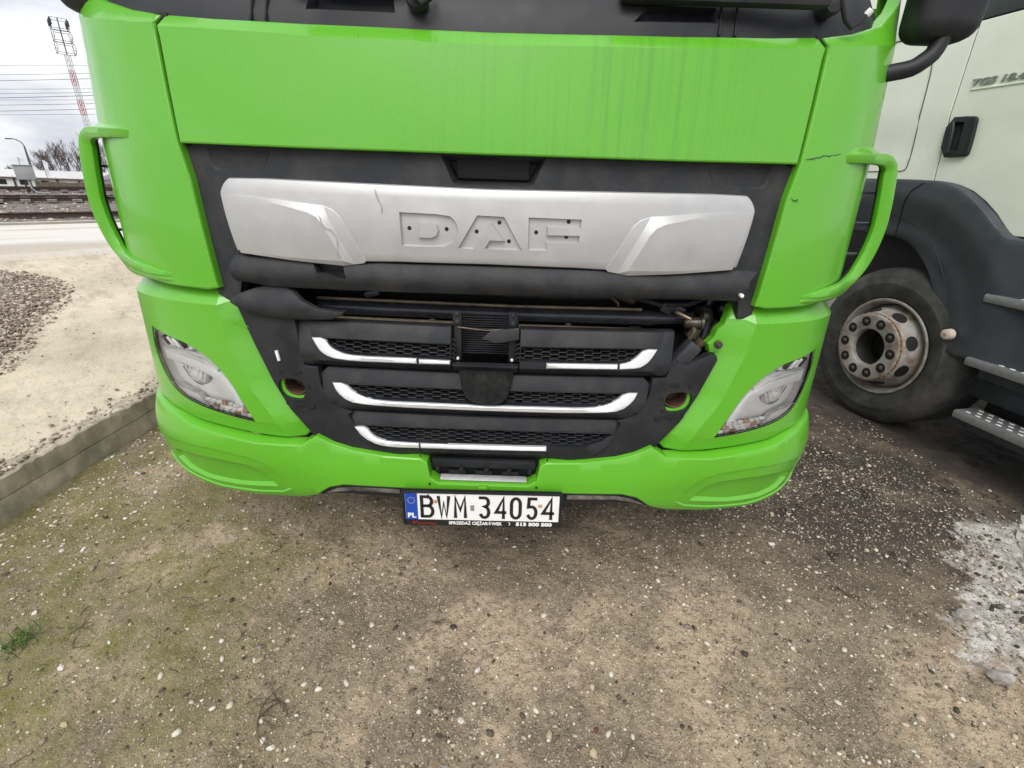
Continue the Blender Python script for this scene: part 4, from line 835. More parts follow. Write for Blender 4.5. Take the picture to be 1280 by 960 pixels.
# ------------------------------------------------------------------ ground
def nodes_ground():
    m, n, l, b = nmat('packed_dirt'); b.inputs['Roughness'].default_value = .92; b.inputs['Specular IOR Level'].default_value = .25
    g = n.new('ShaderNodeTexCoord'); P = g.outputs['Object']
    def noise(sc, det=6, rough=.6, vec=None):
        t = n.new('ShaderNodeTexNoise'); t.inputs['Scale'].default_value = sc; t.inputs['Detail'].default_value = det; t.inputs['Roughness'].default_value = rough; l.new(vec or P, t.inputs['Vector']); return t.outputs[0]
    def rng(s, a, b_, c=0, d=1):
        r_ = n.new('ShaderNodeMapRange'); r_.interpolation_type = 'SMOOTHSTEP'
        for i, v in enumerate((a, b_, c, d)): r_.inputs[i+1].default_value = v
        l.new(s, r_.inputs[0]); return r_.outputs[0]
    def mix(f, a, b_, bt='MIX'):
        q = n.new('ShaderNodeMixRGB'); q.blend_type = bt
        for i, s in ((0, f), (1, a), (2, b_)):
            if hasattr(s, 'is_linked'): l.new(s, q.inputs[i])
            elif isinstance(s, (int, float)): q.inputs[i].default_value = s
            else: q.inputs[i].default_value = (*s[:3], 1)
        return q.outputs[0]
    def mul(a, b_):
        q = n.new('ShaderNodeMath'); q.operation = 'MULTIPLY'
        for i, s in ((0, a), (1, b_)):
            if hasattr(s, 'is_linked'): l.new(s, q.inputs[i])
            else: q.inputs[i].default_value = s
        return q.outputs[0]
    sx = n.new('ShaderNodeSeparateXYZ'); l.new(P, sx.inputs[0])
    base = mix(rng(noise(3.0, 8, .65), .35, .65), (.195, .154, .104), (.36, .284, .193))
    base = mix(mul(rng(noise(1.9, 6, .6), .50, .60), .85), base, (.48, .375, .26))             # pale sandy patches
    base = mix(mul(rng(noise(45, 4), .45, .62), .45), base, (.095, .078, .060))
    base = mix(mul(rng(noise(170, 3), .56, .68), .8), base, (.52, .46, .38))                # light grains
    base = mix(mul(rng(noise(120, 3), .58, .70), .75), base, (.035, .03, .025))
    moss = mul(mul(rng(noise(2.4, 8, .7), .37, .55), rng(sx.outputs[0], -.2, -1.2)), .85)
    moss = mul(moss, rng(noise(60, 4), .30, .55, .35, 1))
    base = mix(moss, base, mix(rng(noise(14, 4), .4, .6), (.15, .145, .040), (.22, .195, .085)))
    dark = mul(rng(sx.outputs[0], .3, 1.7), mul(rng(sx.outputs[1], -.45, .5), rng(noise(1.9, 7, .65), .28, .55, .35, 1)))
    base = mix(mul(dark, .95), base, (.040, .034, .029))                                     # earth darker towards the right and the trucks
    oil = mul(rng(noise(6, 6, .7), .56, .66), mul(rng(sx.outputs[0], 1.0, 1.5), rng(sx.outputs[1], -.6, -.1)))
    base = mix(mul(oil, .8), base, (.012, .011, .010))
    # pale dried cement that has soaked into the dirt at the right
    def lin(a, bb_, c_):
        q = n.new('ShaderNodeMath'); q.operation = 'MULTIPLY_ADD'; l.new(sx.outputs[0], q.inputs[0]); q.inputs[1].default_value = a; q.inputs[2].default_value = c_
        w = n.new('ShaderNodeMath'); w.operation = 'MULTIPLY_ADD'; l.new(sx.outputs[1], w.inputs[0]); w.inputs[1].default_value = bb_; l.new(q.outputs[0], w.inputs[2]); return w.outputs[0]
    def add(a, k, b2):
        q = n.new('ShaderNodeMath'); q.operation = 'MULTIPLY_ADD'; l.new(a, q.inputs[0]); q.inputs[1].default_value = k; l.new(b2, q.inputs[2]); return q.outputs[0]
    nd = add(noise(26, 8, .75), .34, add(noise(6, 7, .7), .62, lin(.763, -.647, -1.5063-.48)))
    ne = add(noise(9, 8, .75), .22, lin(-.10, 1., .28))
    nf = add(noise(7, 8, .75), .3, lin(0., -1., .40)); cemm = mul(mul(rng(nd, -.16, -.09), rng(ne, -.06, .02)), rng(nf, -.04, .08))
    base = mix(mul(cemm, .92), base, mix(rng(noise(18, 8, .7), .38, .62), (.32, .29, .255), (.64, .61, .57)))
    base = mix(mul(mul(cemm, rng(noise(38, 6, .75), .55, .63)), .8), base, (.07, .058, .046))
    l.new(base, b.inputs['Base Color'])
    bp = n.new('ShaderNodeBump'); bp.inputs['Strength'].default_value = .9; bp.inputs['Distance'].default_value = .012
    ad = n.new('ShaderNodeMath'); ad.operation = 'MULTIPLY_ADD'; ad.inputs[1].default_value = .35; l.new(noise(160, 4), ad.inputs[0]); l.new(noise(40, 5), ad.inputs[2])
    l.new(ad.outputs[0], bp.inputs['Height']); l.new(bp.outputs[0], b.inputs['Normal'])
    return m
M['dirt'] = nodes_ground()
M['terrain'] = pmat('far_earth', (.13, .105, .08), .95, vary=.3, nscale=.7, dust=(.20, .17, .13), dustamt=.6, dscale=.3)
M['ballast'] = pmat('grey_brown_ballast', (.13, .115, .10), .95, vary=.35, nscale=3, bump=.8, bscale=14, dust=(.26, .235, .21), dustamt=.7, dscale=1.1)
M['stonepale'] = None
rng_ = np.random.default_rng(11)
def vnoise(x, y, s, seed):
    r_ = np.random.default_rng(seed); G_ = r_.random((64, 64)); X = x*s+100; Y = y*s+100; i = np.floor(X).astype(int); j = np.floor(Y).astype(int); fx = X-i; fy = Y-j; fx = fx*fx*(3-2*fx); fy = fy*fy*(3-2*fy)
    g_ = lambda a, b_: G_[a % 64, b_ % 64]
    return (g_(i, j)*(1-fx)+g_(i+1, j)*fx)*(1-fy)+(g_(i, j+1)*(1-fx)+g_(i+1, j+1)*fx)*fy
def gz(x, y):
    x = np.asarray(x, float); y = np.asarray(y, float)
    z = .030*(vnoise(x, y, 1.1, 1)-.5)+.022*(vnoise(x, y, 3.1, 2)-.5)+.012*(vnoise(x, y, 9, 3)-.5)+.008*(vnoise(x, y, 27, 4)-.5)+.004*(vnoise(x, y, 70, 5)-.5)
    # rough rut between the moss and the bare earth
    d = (x+.62)*.80-(y-.05)*.60; z -= .022*np.exp(-(d/.06)**2)*np.exp(-((y-.15)/.35)**2)*(.4+vnoise(x, y, 14, 8))
    return z-.01
def gridmesh(name, x0, x1, y0, y1, st, zf, mat, mask=None, kind=None):
    nx, ny = int((x1-x0)/st)+1, int((y1-y0)/st)+1; X, Y = np.meshgrid(np.linspace(x0, x1, nx), np.linspace(y0, y1, ny)); Z = zf(X, Y)
    V = np.stack([X, Y, Z], -1).reshape(-1, 3); i = np.arange(nx*ny).reshape(ny, nx); Fq = np.stack([i[:-1, :-1], i[:-1, 1:], i[1:, 1:], i[1:, :-1]], -1).reshape(-1, 4)
    me = bpy.data.meshes.new(name); me.vertices.add(len(V)); me.vertices.foreach_set('co', V.ravel()); me.loops.add(Fq.size); me.loops.foreach_set('vertex_index', Fq.ravel()); me.polygons.add(len(Fq)); me.polygons.foreach_set('loop_start', np.arange(0, Fq.size, 4)); me.polygons.foreach_set('loop_total', np.full(len(Fq), 4)); me.polygons.foreach_set('use_smooth', np.ones(len(Fq), bool)); me.update()
    me.materials.append(M[mat]); o = bpy.data.objects.new(name, me); col.objects.link(o)
    if kind: o['kind'] = kind
    return o
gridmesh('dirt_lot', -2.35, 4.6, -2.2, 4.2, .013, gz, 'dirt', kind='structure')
NV = np.array([-.69, .724])                    # across the railway
def tz(x, y):
    d = x*NV[0]+y*NV[1]
    return np.interp(d, [-50, 12.4, 13.2, 33, 40, 75, 3600], [-.06, -.06, .12, .16, -1.75, -1.85, -88])+.05*(vnoise(x, y, .7, 21)-.5)*(d > 13)-.05
def terr():
    xs = np.r_[-2500, -900, -400, -200, -130, np.arange(-100, 30, 1.0), 60, 150, 400, 900, 2500]; ys = np.r_[-2500, -600, -100, -30, np.arange(-10, 120, 1.0), 150, 250, 500, 1000, 2500]
    X, Y = np.meshgrid(xs, ys); Z = tz(X, Y); V = np.stack([X, Y, Z], -1).reshape(-1, 3); ny, nx = X.shape; i = np.arange(nx*ny).reshape(ny, nx); Fq = np.stack([i[:-1, :-1], i[:-1, 1:], i[1:, 1:], i[1:, :-1]], -1).reshape(-1, 4)
    o = obj('ground', V, [tuple(map(int, f)) for f in Fq], 'ballast'); o['kind'] = 'structure'
terr()

# stones: thousands of pebbles
def shade_mat(name, cols, rough=.8):
    m, n, l, b = nmat(name); b.inputs['Roughness'].default_value = rough; b.inputs['Specular IOR Level'].default_value = .3
    g = n.new('ShaderNodeNewGeometry'); r_ = n.new('ShaderNodeValToRGB'); r_.color_ramp.interpolation = 'CONSTANT'
    while len(r_.color_ramp.elements) < len(cols): r_.color_ramp.elements.new(.5)
    for k, c in enumerate(cols): r_.color_ramp.elements[k].position = k/len(cols); r_.color_ramp.elements[k].color = (*c, 1)
    l.new(g.outputs['Random Per Island'], r_.inputs[0]); l.new(r_.outputs[0], b.inputs['Base Color']); return m
M['pebble'] = shade_mat('mixed_pebbles', [(.38, .33, .26), (.22, .18, .14), (.52, .47, .39), (.10, .08, .06), (.30, .24, .17), (.46, .38, .28), (.60, .56, .48), (.17, .14, .105), (.36, .29, .22), (.58, .52, .43), (.06, .05, .04), (.27, .21, .16)])
M['heapstone'] = shade_mat('heap_stones', [(.37, .30, .245), (.26, .205, .165), (.49, .42, .35), (.15, .115, .09), (.33, .265, .21), (.58, .51, .44), (.22, .17, .135)])
ICO = np.array([(0, 0, 1), (.894, 0, .447), (.276, .851, .447), (-.724, .526, .447), (-.724, -.526, .447), (.276, -.851, .447), (.724, .526, -.447), (-.276, .851, -.447), (-.894, 0, -.447), (-.276, -.851, -.447), (.724, -.526, -.447), (0, 0, -1)])
IF = np.array([(0, 1, 2), (0, 2, 3), (0, 3, 4), (0, 4, 5), (0, 5, 1), (1, 6, 2), (2, 7, 3), (3, 8, 4), (4, 9, 5), (5, 10, 1), (2, 6, 7), (3, 7, 8), (4, 8, 9), (5, 9, 10), (1, 10, 6), (6, 11, 7), (7, 11, 8), (8, 11, 9), (9, 11, 10), (10, 11, 6)])
def stones(name, P, rad, mat, flat=.55, seed=1, parent=None, jag=.25, smooth=True):
    r_ = np.random.default_rng(seed); N = len(P); J = ICO[None]*(1+jag*(r_.random((N, 12, 1))-.5)*2); a = r_.random(N)*6.283; c, s = np.cos(a), np.sin(a)
    sc = np.stack([rad*(.75+.6*r_.random(N)), rad*(.6+.4*r_.random(N)), rad*flat*(.7+.6*r_.random(N))], -1); J = J*sc[:, None]
    x = J[..., 0]*c[:, None]-J[..., 1]*s[:, None]; y = J[..., 0]*s[:, None]+J[..., 1]*c[:, None]; V = np.stack([x, y, J[..., 2]], -1)+P[:, None]
    Fq = (IF[None]+(np.arange(N)*12)[:, None, None]).reshape(-1, 3); V = V.reshape(-1, 3)
    me = bpy.data.meshes.new(name); me.vertices.add(len(V)); me.vertices.foreach_set('co', V.ravel()); me.loops.add(Fq.size); me.loops.foreach_set('vertex_index', Fq.ravel()); me.polygons.add(len(Fq)); me.polygons.foreach_set('loop_start', np.arange(0, Fq.size, 3)); me.polygons.foreach_set('loop_total', np.full(len(Fq), 3)); me.polygons.foreach_set('use_smooth', np.full(len(Fq), smooth)); me.update()
    me.materials.append(M[mat]); o = bpy.data.objects.new(name, me); return link(o, parent)
OCT = np.array([(1, 0, 0), (0, 1, 0), (-1, 0, 0), (0, -1, 0), (0, 0, 1), (0, 0, -1)], float); OF = np.array([(0, 1, 4), (1, 2, 4), (2, 3, 4), (3, 0, 4), (1, 0, 5), (2, 1, 5), (3, 2, 5), (0, 3, 5)])
def pebble_field(N, x0, x1, y0, y1, r0, r1, pw, sd, thin=1.):
    r_ = np.random.default_rng(sd); x = r_.uniform(x0, x1, N*2); y = r_.uniform(y0, y1, N*2)
    dens = (.25+.8*vnoise(x, y, 2.3, 31)+.5*vnoise(x, y, 7, 32)+.25*(x > .2)-.35*(x < -.9))*thin; k = r_.random(N*2) < dens*.6; x, y = x[k][:N], y[k][:N]
    return x, y, r0+(r1-r0)*r_.random(len(x))**pw
xs_, ys_, rs_ = zip(pebble_field(52000, -2.05, 2.3, -.72, 1.1, .0011, .0036, 2, 71), pebble_field(9000, -2.05, 2.5, -.72, 1.6, .0032, .0070, 2.5, 72), pebble_field(1300, -2.0, 2.2, -.7, 1.2, .006, .0125, 2.5, 73))
x, y, rad = np.concatenate(xs_), np.concatenate(ys_), np.concatenate(rs_); ICO_, IF_ = ICO, IF
small = rad < .0034; ICO, IF = OCT, OF
def stones8(name, P, rad, mat, flat, seed, jag):
    r_ = np.random.default_rng(seed); N = len(P); B_, F_q = (OCT, OF); K = len(B_); J = B_[None]*(1+jag*(r_.random((N, K, 1))-.5)*2)+jag*.5*(r_.random((N, K, 3))-.5); a = r_.random(N)*6.283; c, s = np.cos(a), np.sin(a)
    sc = np.stack([rad*(.8+.6*r_.random(N)), rad*(.7+.4*r_.random(N)), rad*flat*(.7+.6*r_.random(N))], -1); J = J*sc[:, None]
    V = np.stack([J[..., 0]*c[:, None]-J[..., 1]*s[:, None], J[..., 0]*s[:, None]+J[..., 1]*c[:, None], J[..., 2]], -1)+P[:, None]; Fq = (F_q[None]+(np.arange(N)*K)[:, None, None]).reshape(-1, 3); V = V.reshape(-1, 3)
    me = bpy.data.meshes.new(name); me.vertices.add(len(V)); me.vertices.foreach_set('co', V.ravel()); me.loops.add(Fq.size); me.loops.foreach_set('vertex_index', Fq.ravel()); me.polygons.add(len(Fq)); me.polygons.foreach_set('loop_start', np.arange(0, Fq.size, 3)); me.polygons.foreach_set('loop_total', np.full(len(Fq), 3)); me.update(); me.materials.append(M[mat]); return link(bpy.data.objects.new(name, me))
tag(stones8('grit', np.stack([x, y, gz(x, y)+rad*.2], -1)[small], rad[small], 'pebble', .7, 3, .3), 'fine grit scattered over the packed dirt', 'gravel', kind='stuff')
ICO, IF = ICO_, IF_; b_ = ~small
tag(stones('pebbles', np.stack([x, y, gz(x, y)+rad*.15], -1)[b_], rad[b_], 'pebble', .6, 5, None, .32), 'small pebbles scattered over the packed dirt', 'gravel', kind='stuff')
N = 420; x = -2.02+.5*rng_.random(N)**1.5; y = rng_.uniform(.0, 1.7, N); rad = .003+.009*rng_.random(N)**3
M['palestone'] = shade_mat('pale_pebbles', [(.55, .52, .47), (.68, .66, .62), (.40, .36, .30), (.62, .58, .50)])
tag(stones('pale_pebbles', np.stack([x, y, gz(x, y)+rad*.2], -1), rad, 'palestone', .5, 4), 'pale pebbles lying along the foot of the concrete kerb', 'gravel', kind='stuff')
# loose stones one can pick out
SP = [(597, 837, .010, 'white round stone'), (687, 916, .013, 'large cream stone'), (576, 898, .011, 'white angular stone'), (765, 839, .010, 'bright white stone'), (742, 941, .012, 'pale yellow stone by a dark red one'), (745, 912, .009, 'dark red stone'), (965, 679, .016, 'long white stone'), (338, 931, .011, 'white stone near dry sprigs'), (75, 832, .012, 'pale round stone in the moss'), (42, 765, .010, 'white stone in the moss'), (76, 900, .011, 'tan stone in the moss'), (624, 708, .012, 'grey stone'), (515, 835, .008, 'small white stone'), (675, 733, .008, 'white stone beside a dark one'), (558, 957, .012, 'light grey flat stone'), (1202, 770, .028, 'pale chunk of broken cement')]
_th, _ph = _p, _r
def pix(px, py, z=0.):
    a = (px-640)/600; b_ = (py-480)/600; c, s = math.cos(_r), math.sin(_r); a, b_ = a*c+b_*s, -a*s+b_*c
    d = Vector((a, math.cos(_p)-b_*math.sin(_p), -math.sin(_p)-b_*math.cos(_p))); t = (z-1.43)/d.z; return Vector((.085, -1.35, 1.43))+d*t
M['st0'] = pmat('white_stone', (.58, .55, .50), .8, vary=.3, nscale=120); M['st1'] = pmat('tan_stone', (.42, .34, .22), .7, vary=.15); M['st2'] = pmat('dark_red_stone', (.12, .04, .035), .7, vary=.2); M['st3'] = pmat('grey_stone', (.26, .25, .23), .75, vary=.2)
# ------------------------------------------------------------------ concrete yard with kerb, upper left
def nodes_yard():
    m, n, l, b = nmat('sandy_concrete_yard'); b.inputs['Roughness'].default_value = .9
    g = n.new('ShaderNodeTexCoord'); mp_ = n.new('ShaderNodeMapping'); mp_.inputs['Rotation'].default_value = (0, 0, R(-43.6)); l.new(g.outputs['Object'], mp_.inputs[0])
    def noise(sc, det=6, rough=.6, stretch=None):
        t = n.new('ShaderNodeTexNoise'); t.inputs['Scale'].default_value = sc; t.inputs['Detail'].default_value = det; t.inputs['Roughness'].default_value = rough
        if stretch:
            q = n.new('ShaderNodeMapping'); q.inputs['Scale'].default_value = stretch; l.new(mp_.outputs[0], q.inputs[0]); l.new(q.outputs[0], t.inputs['Vector'])
        else: l.new(mp_.outputs[0], t.inputs['Vector'])
        return t.outputs[0]
    def rng(s, a, b_, c=0, d=1):
        r_ = n.new('ShaderNodeMapRange')
        for i, v in enumerate((a, b_, c, d)): r_.inputs[i+1].default_value = v
        l.new(s, r_.inputs[0]); return r_.outputs[0]
    def mix(f, a, b_):
        q = n.new('ShaderNodeMixRGB')
        for i, s in ((0, f), (1, a), (2, b_)):
            if hasattr(s, 'is_linked'): l.new(s, q.inputs[i])
            elif isinstance(s, (int, float)): q.inputs[i].default_value = s
            else: q.inputs[i].default_value = (*s, 1)
        return q.outputs[0]
    sx = n.new('ShaderNodeSeparateXYZ'); l.new(mp_.outputs[0], sx.inputs[0])
    c = mix(rng(noise(1.3, 8, .65), .35, .65), (.44, .385, .285), (.62, .545, .42))
    c = mix(rng(noise(5, 8, .7, (1, .35, 1)), .48, .66, 0, .6), c, (.28, .235, .175))
    far = rng(sx.outputs[1], 8.2, 9.6)
    q = n.new('ShaderNodeMath'); q.operation = 'MULTIPLY'; l.new(far, q.inputs[0]); l.new(rng(noise(1, 6, .6, (.12, .9, 1)), .42, .52), q.inputs[1])
    c = mix(far, c, (.44, .39, .335)); c = mix(q.outputs[0], c, (.62, .60, .555))
    c = mix(rng(noise(60, 5, .7), .56, .66, 0, .7), c, (.17, .14, .105))
    l.new(c, b.inputs['Base Color']); bp = n.new('ShaderNodeBump'); bp.inputs['Strength'].default_value = .5; bp.inputs['Distance'].default_value = .01; l.new(noise(30, 6), bp.inputs['Height']); l.new(bp.outputs[0], b.inputs['Normal'])
    return m
M['yard'] = nodes_yard()
M['kerb'] = pmat('weathered_kerb_concrete', (.46, .405, .31), .92, vary=.28, nscale=11, bump=1.0, bscale=55, dust=(.17, .155, .115), dustamt=.75, dscale=5)
kx = lambda y: -2.085+.052*(y-.35)
def yard():
    d0 = 13.45; v = []; f = []; ys = np.r_[np.arange(-3, 4, .06), np.arange(4, 9, .5), 9, 12, 16]; cols_ = [0, .03, .08, .2, .4, .7, 1.1, 1.6, 2.3, 3, 4, 5.5, 7, 9, 12, 16, 22]
    V = []
    for y_ in ys:
        for c_ in cols_:
            x_ = kx(y_)-.10-c_
            d = x_*NV[0]+y_*NV[1]
            if d > d0:
                k = d0-d; x2, y2 = x_+NV[0]*k, y_+NV[1]*k
            else: x2, y2 = x_, y_
            V.append((x2, y2, .18+.012*(float(vnoise(np.array(x2), np.array(y2), 1.1, 41))-.5)))
    nc = len(cols_)
    for j in range(len(ys)-1):
        for i in range(nc-1):
            q = (j*nc+i, j*nc+i+1, (j+1)*nc+i+1, (j+1)*nc+i)
            if len({V[k] for k in q}) == 4: f.append(q)
    o = obj('concrete_yard', V, f, 'yard'); o['kind'] = 'structure'
    # kerb blocks: chipped upper edge, groove along the face
    prof = [(.115, .172), (.09, .186), (.05, .188), (.010, .187), (.003, .180), (.0, .150), (.0, .092), (.007, .089), (.007, .086), (.0, .083), (-.004, .03), (-.006, -.03)]
    ys = np.arange(-3, 3.4, .012); V = []; f = []; K = len(prof); n1 = vnoise(ys, ys*0, 3, 51); n2 = vnoise(ys, ys*0+5, 14, 52); n3 = vnoise(ys, ys*0+9, 40, 53)
    for j, y_ in enumerate(ys):
        for k, (a, z_) in enumerate(prof):
            e = ((n1[j]-.5)*.010+(n2[j]-.5)*.004+(n3[j]-.5)*.008) if 2 <= k <= 5 else ((n2[j]-.5)*.006+(n3[j]-.5)*.004 if k > 5 else 0)
            V.append((kx(y_)-a+e*(1 if k > 3 else .4), y_, z_-(max(0, n1[j]-.70)*.06+max(0, n3[j]-.6)*.022 if 2 <= k <= 4 else 0)))
        if j:
            for k in range(K-1): f.append(((j-1)*K+k, (j-1)*K+k+1, j*K+k+1, j*K+k))
    o = obj('kerb', V, f, 'kerb', ang=30); o['kind'] = 'structure'
yard()
N = 420; y = rng_.uniform(-.6, 1.6, N); x = kx(y)-.02-np.abs(rng_.normal(0, .07, N)); rad = .004+.012*rng_.random(N)**2
tag(stones('kerb_rubble', np.stack([x, y, np.full(N, .185)+rad*.2], -1), rad, 'heapstone', .55, 8), 'small rubble lying along the top edge of the kerb', 'gravel', kind='stuff')
N = 1500; y = rng_.uniform(-.5, 8, N); x = kx(y)-.1-rng_.random(N)**1.2*7; d = x*NV[0]+y*NV[1]; k = d < 9; x, y = x[k], y[k]; rad = .003+.008*rng_.random(len(x))**2
tag(stones('yard_grit', np.stack([x, y, np.full(len(x), .183)], -1), rad, 'heapstone', .55, 9), 'loose grit strewn on the sandy concrete yard', 'gravel', kind='stuff')
# gravel heap
HB = np.array([(-3.15, 1.3), (-3.35, 1.62), (-3.81, 2.34), (-4.3, 3.1), (-4.77, 3.69), (-5.2, 4.0), (-5.88, 4.3), (-7.2, 4.6), (-8, 3), (-6, .5), (-4, .2)])
N = 52000; x = rng_.uniform(-6.6, -3.1, N); y = rng_.uniform(.3, 4.7, N); ins = np.array([inpoly(p, HB) for p in zip(x, y)]); edge = sdist(np.stack([x, y], -1), HB); k = ins | ((edge < .12) & (rng_.random(N) < .25)); x, y, e = x[k], y[k], np.where(ins, edge, 0)[k]
rad = .007+.013*rng_.random(len(x))**2
tag(stones('gravel_heap', np.stack([x, y, .185+np.minimum(e*.32, .22)*1.0+rng_.uniform(-.012, .008, len(x))], -1), rad, 'heapstone', .7, 10, None, .45, False), 'low heap of pinkish grey crushed stone on the yard', 'gravel', kind='stuff')
HBc = HB.mean(0); V = [(*HBc, .36)]+[(*p, .16) for p in HB]+[(*(HBc+(p-HBc)*.55), .325) for p in HB]; nb = len(HB)
f = [(1+i, 1+(i+1) % nb, 1+nb+(i+1) % nb, 1+nb+i) for i in range(nb)]+[(0, 1+nb+i, 1+nb+(i+1) % nb) for i in range(nb)]
o = obj('gravel_bed', V, f, pmat('heap_core', (.2, .165, .15), .95, vary=.4, nscale=40, bump=.8, bscale=60)); o['kind'] = 'structure'

# ------------------------------------------------------------------ pale cement patch with tyre tread marks, lower right
M['cement'] = pmat('dried_pale_cement', (.44, .415, .385), .95, vary=.38, nscale=26, bump=1.0, bscale=70, spec=.2, dust=(.11, .095, .08), dustamt=1.25, dscale=13)
CP = [(2.72, .66), (2.52, .50), (2.36, .34), (2.24, .18), (2.17, .04), (2.12, -.10), (2.06, -.22), (2.02, -.34), (2.3, -.5), (2.9, -.4), (3.2, .1), (3.2, .7)]
def cem(x, y, off=0.):
    x = np.float64(x); y = np.float64(y); e = sdist([(float(x), float(y))], CP)[0]
    rough = .010*float(vnoise(x, y, 9, 60))+.010*float(vnoise(x, y, 26, 61))+.007*float(vnoise(x, y, 70, 62))
    z = float(gz(x, y))-.004+.008*min(1, e/.15)+rough*min(1, .35+e/.08)
    d = (float(x)-2.38)*.74-(float(y)-.33)*.67                                  # distance from the tyre track's edge
    if d > -.06:
        a = (float(x)*.69+float(y)*.72); ph = (a/.085) % 1
        lug = max(0, 1-abs(ph-.5)/.26)*(.5+.8*float(vnoise(x, y, 12, 63))); z += (.014*min(1, lug*1.6) if d < .05 else .012)*min(1, (d+.06)/.03)
    return (float(x), float(y), z+off)
jr = random.Random(8); CPj = [(a+jr.uniform(-.022, .022), b_+jr.uniform(-.022, .022)) for a, b_ in resamp(CP, .035)]
cm = panel('cement_patch', CPj, cem, 0, 'cement', None, .010, .03, 0, ang=28); tag(cm, 'pale dried cement spill with tyre tread marks beside the white truck', 'cement')
cpa = np.array(resamp(CP, .004)); kk = rng_.integers(0, len(cpa), 900); x = cpa[kk, 0]+rng_.normal(-.14, .10, 900); y = cpa[kk, 1]+rng_.normal(.0, .05, 900); k = (x < 2.6) & (y < .75); x, y = x[k], y[k]; rad = .003+.011*rng_.random(len(x))**3
M['crumb'] = shade_mat('cement_crumbs', [(.42, .39, .35), (.30, .27, .24), (.50, .47, .43), (.10, .085, .07), (.22, .19, .16), (.05, .043, .036)])
tag(stones('cement_crumbs', np.stack([x, y, gz(x, y)+rad*.3+.004], -1), rad, 'crumb', .6, 15, None, .35), 'crumbs of cement and dark earth along the edge of the spill', 'rubble', kind='stuff')
for nme, pxl, w_, lab in (('cement_chunk', (1202, 770), .036, 'pale chunk of broken cement at the edge of the spill'), ('cement_chunk', (1250, 850), .042, 'long pale cement lump lying at the near end of the spill')):
    c_ = pix(*pxl); bm = bmesh.new(); bmesh.ops.create_icosphere(bm, subdivisions=2, radius=1); rr_ = random.Random(int(w_*1000))
    for v in bm.verts:
        k = 1+rr_.uniform(-.18, .18); v.co = Vector((v.co.x*w_*k, v.co.y*w_*.6*k, v.co.z*w_*.45*k))
    bm.verts.index_update(); o = MB().add([v.co+c_+Vector((0, 0, .012)) for v in bm.verts], [[v.index for v in f.verts] for f in bm.faces]).build(nme, 'cement', None, True, 25); bm.free(); tag(o, lab, 'cement', 'broken cement lumps')
for i, (a, b_, r_, lab) in enumerate(SP[:-1]):
    c_ = pix(a, b_); bm = bmesh.new(); bmesh.ops.create_icosphere(bm, subdivisions=1, radius=1); rr_ = random.Random(i+60); an = rr_.uniform(0, 3)
    for v in bm.verts:
        k = 1+rr_.uniform(-.24, .20); v.co = Matrix.Rotation(an, 3, 'Z') @ Vector((v.co.x*r_*k*1.25, v.co.y*r_*.8*k, v.co.z*r_*.55*k))
    r_ *= .8; c_.z = float(gz(c_.x, c_.y))+r_*.15; bm.verts.index_update()
    mt = 'st2' if 'dark red' in lab and 'by' not in lab else 'st1' if ('tan' in lab or 'yellow' in lab or 'cream' in lab) else 'st3' if 'grey' in lab else 'st0'
    o = MB().add([v.co+c_ for v in bm.verts], [[v.index for v in f.verts] for f in bm.faces]).build('stone', mt, None, True, 28); bm.free(); tag(o, SPL[i], 'stone', 'loose stones on the dirt')

# dry weeds, grass tuft
M['twig'] = pmat('dry_dark_stems', (.085, .062, .046), .9, vary=.3, nscale=50)
M['grass'] = pmat('fresh_grass', (.07, .13, .018), .7, vary=.3, nscale=30)
def weed(px, py, n_, L, lab, seed):
    c_ = pix(px, py); c_.z = float(gz(c_.x, c_.y)); t_ = thing('dry_weed', tuple(c_), lab, 'weed', 'dry weeds flat on the dirt'); rr_ = random.Random(seed)
    for k in range(n_):
        a = rr_.uniform(0, 6.28); ln = L*rr_.uniform(.4, 1); pts = []; p = Vector((0, 0, .004))
        for i in range(6):
            pts.append(c_+p); a += rr_.uniform(-.4, .4); p = p+Vector((math.cos(a), math.sin(a), 0))*ln/5
            q = c_+p; p.z = float(gz(q.x, q.y))-c_.z+.004+.006*math.sin(i/5*3)
        MB().tube(pts, [.0013, .0012, .0010, .0009, .0007, .0004], 5).build('stem', 'twig', t_)
        if k % 2 == 0:
            b0 = pts[3]; a2 = a+1.0; MB().tube([b0, b0+Vector((math.cos(a2), math.sin(a2), .05))*ln*.3], [.0009, .0005], 4).build('stem', 'twig', t_)
weed(322, 893, 8, .13, 'dark dry weed sprawling below the left end of the bumper, largest of the weeds', 1)
weed(345, 870, 5, .09, 'dark dry weed just behind the largest sprawling one', 2)
weed(350, 680, 5, .10, 'dark dry weed under the left side of the bumper', 3)
weed(545, 777, 7, .05, 'small dry weed below the left of the number plate', 4)
weed(100, 782, 5, .10, 'thin dry weed among the moss beside the green grass tuft', 5)
weed(300, 785, 5, .06, 'dry weed next to the pale sandy patch on the left', 6)
weed(1205, 715, 9, .10, 'dark dry stems beside the pale cement spill', 7)
c_ = pix(26, 800); c_.z = float(gz(c_.x, c_.y)); t_ = thing('grass_tuft', tuple(c_), 'small fresh green grass tuft in the mossy dirt at the left', 'grass'); rr_ = random.Random(3); mb = MB()
for k in range(150):
    b0 = c_+Vector((rr_.gauss(0, .022), rr_.gauss(0, .03), -.002)); a = rr_.uniform(0, 6.28); h = rr_.uniform(.010, .030); dv = Vector((math.cos(a), math.sin(a), 0)); w_ = Vector((-dv.y, dv.x, 0))*.0016
    p1 = b0+dv*h*.4+Vector((0, 0, h*.8)); p2 = b0+dv*h+Vector((0, 0, h)); mb.add([b0-w_, b0+w_, p1+w_*.8, p1-w_*.8, p2], [(0, 1, 2, 3), (3, 2, 4)])
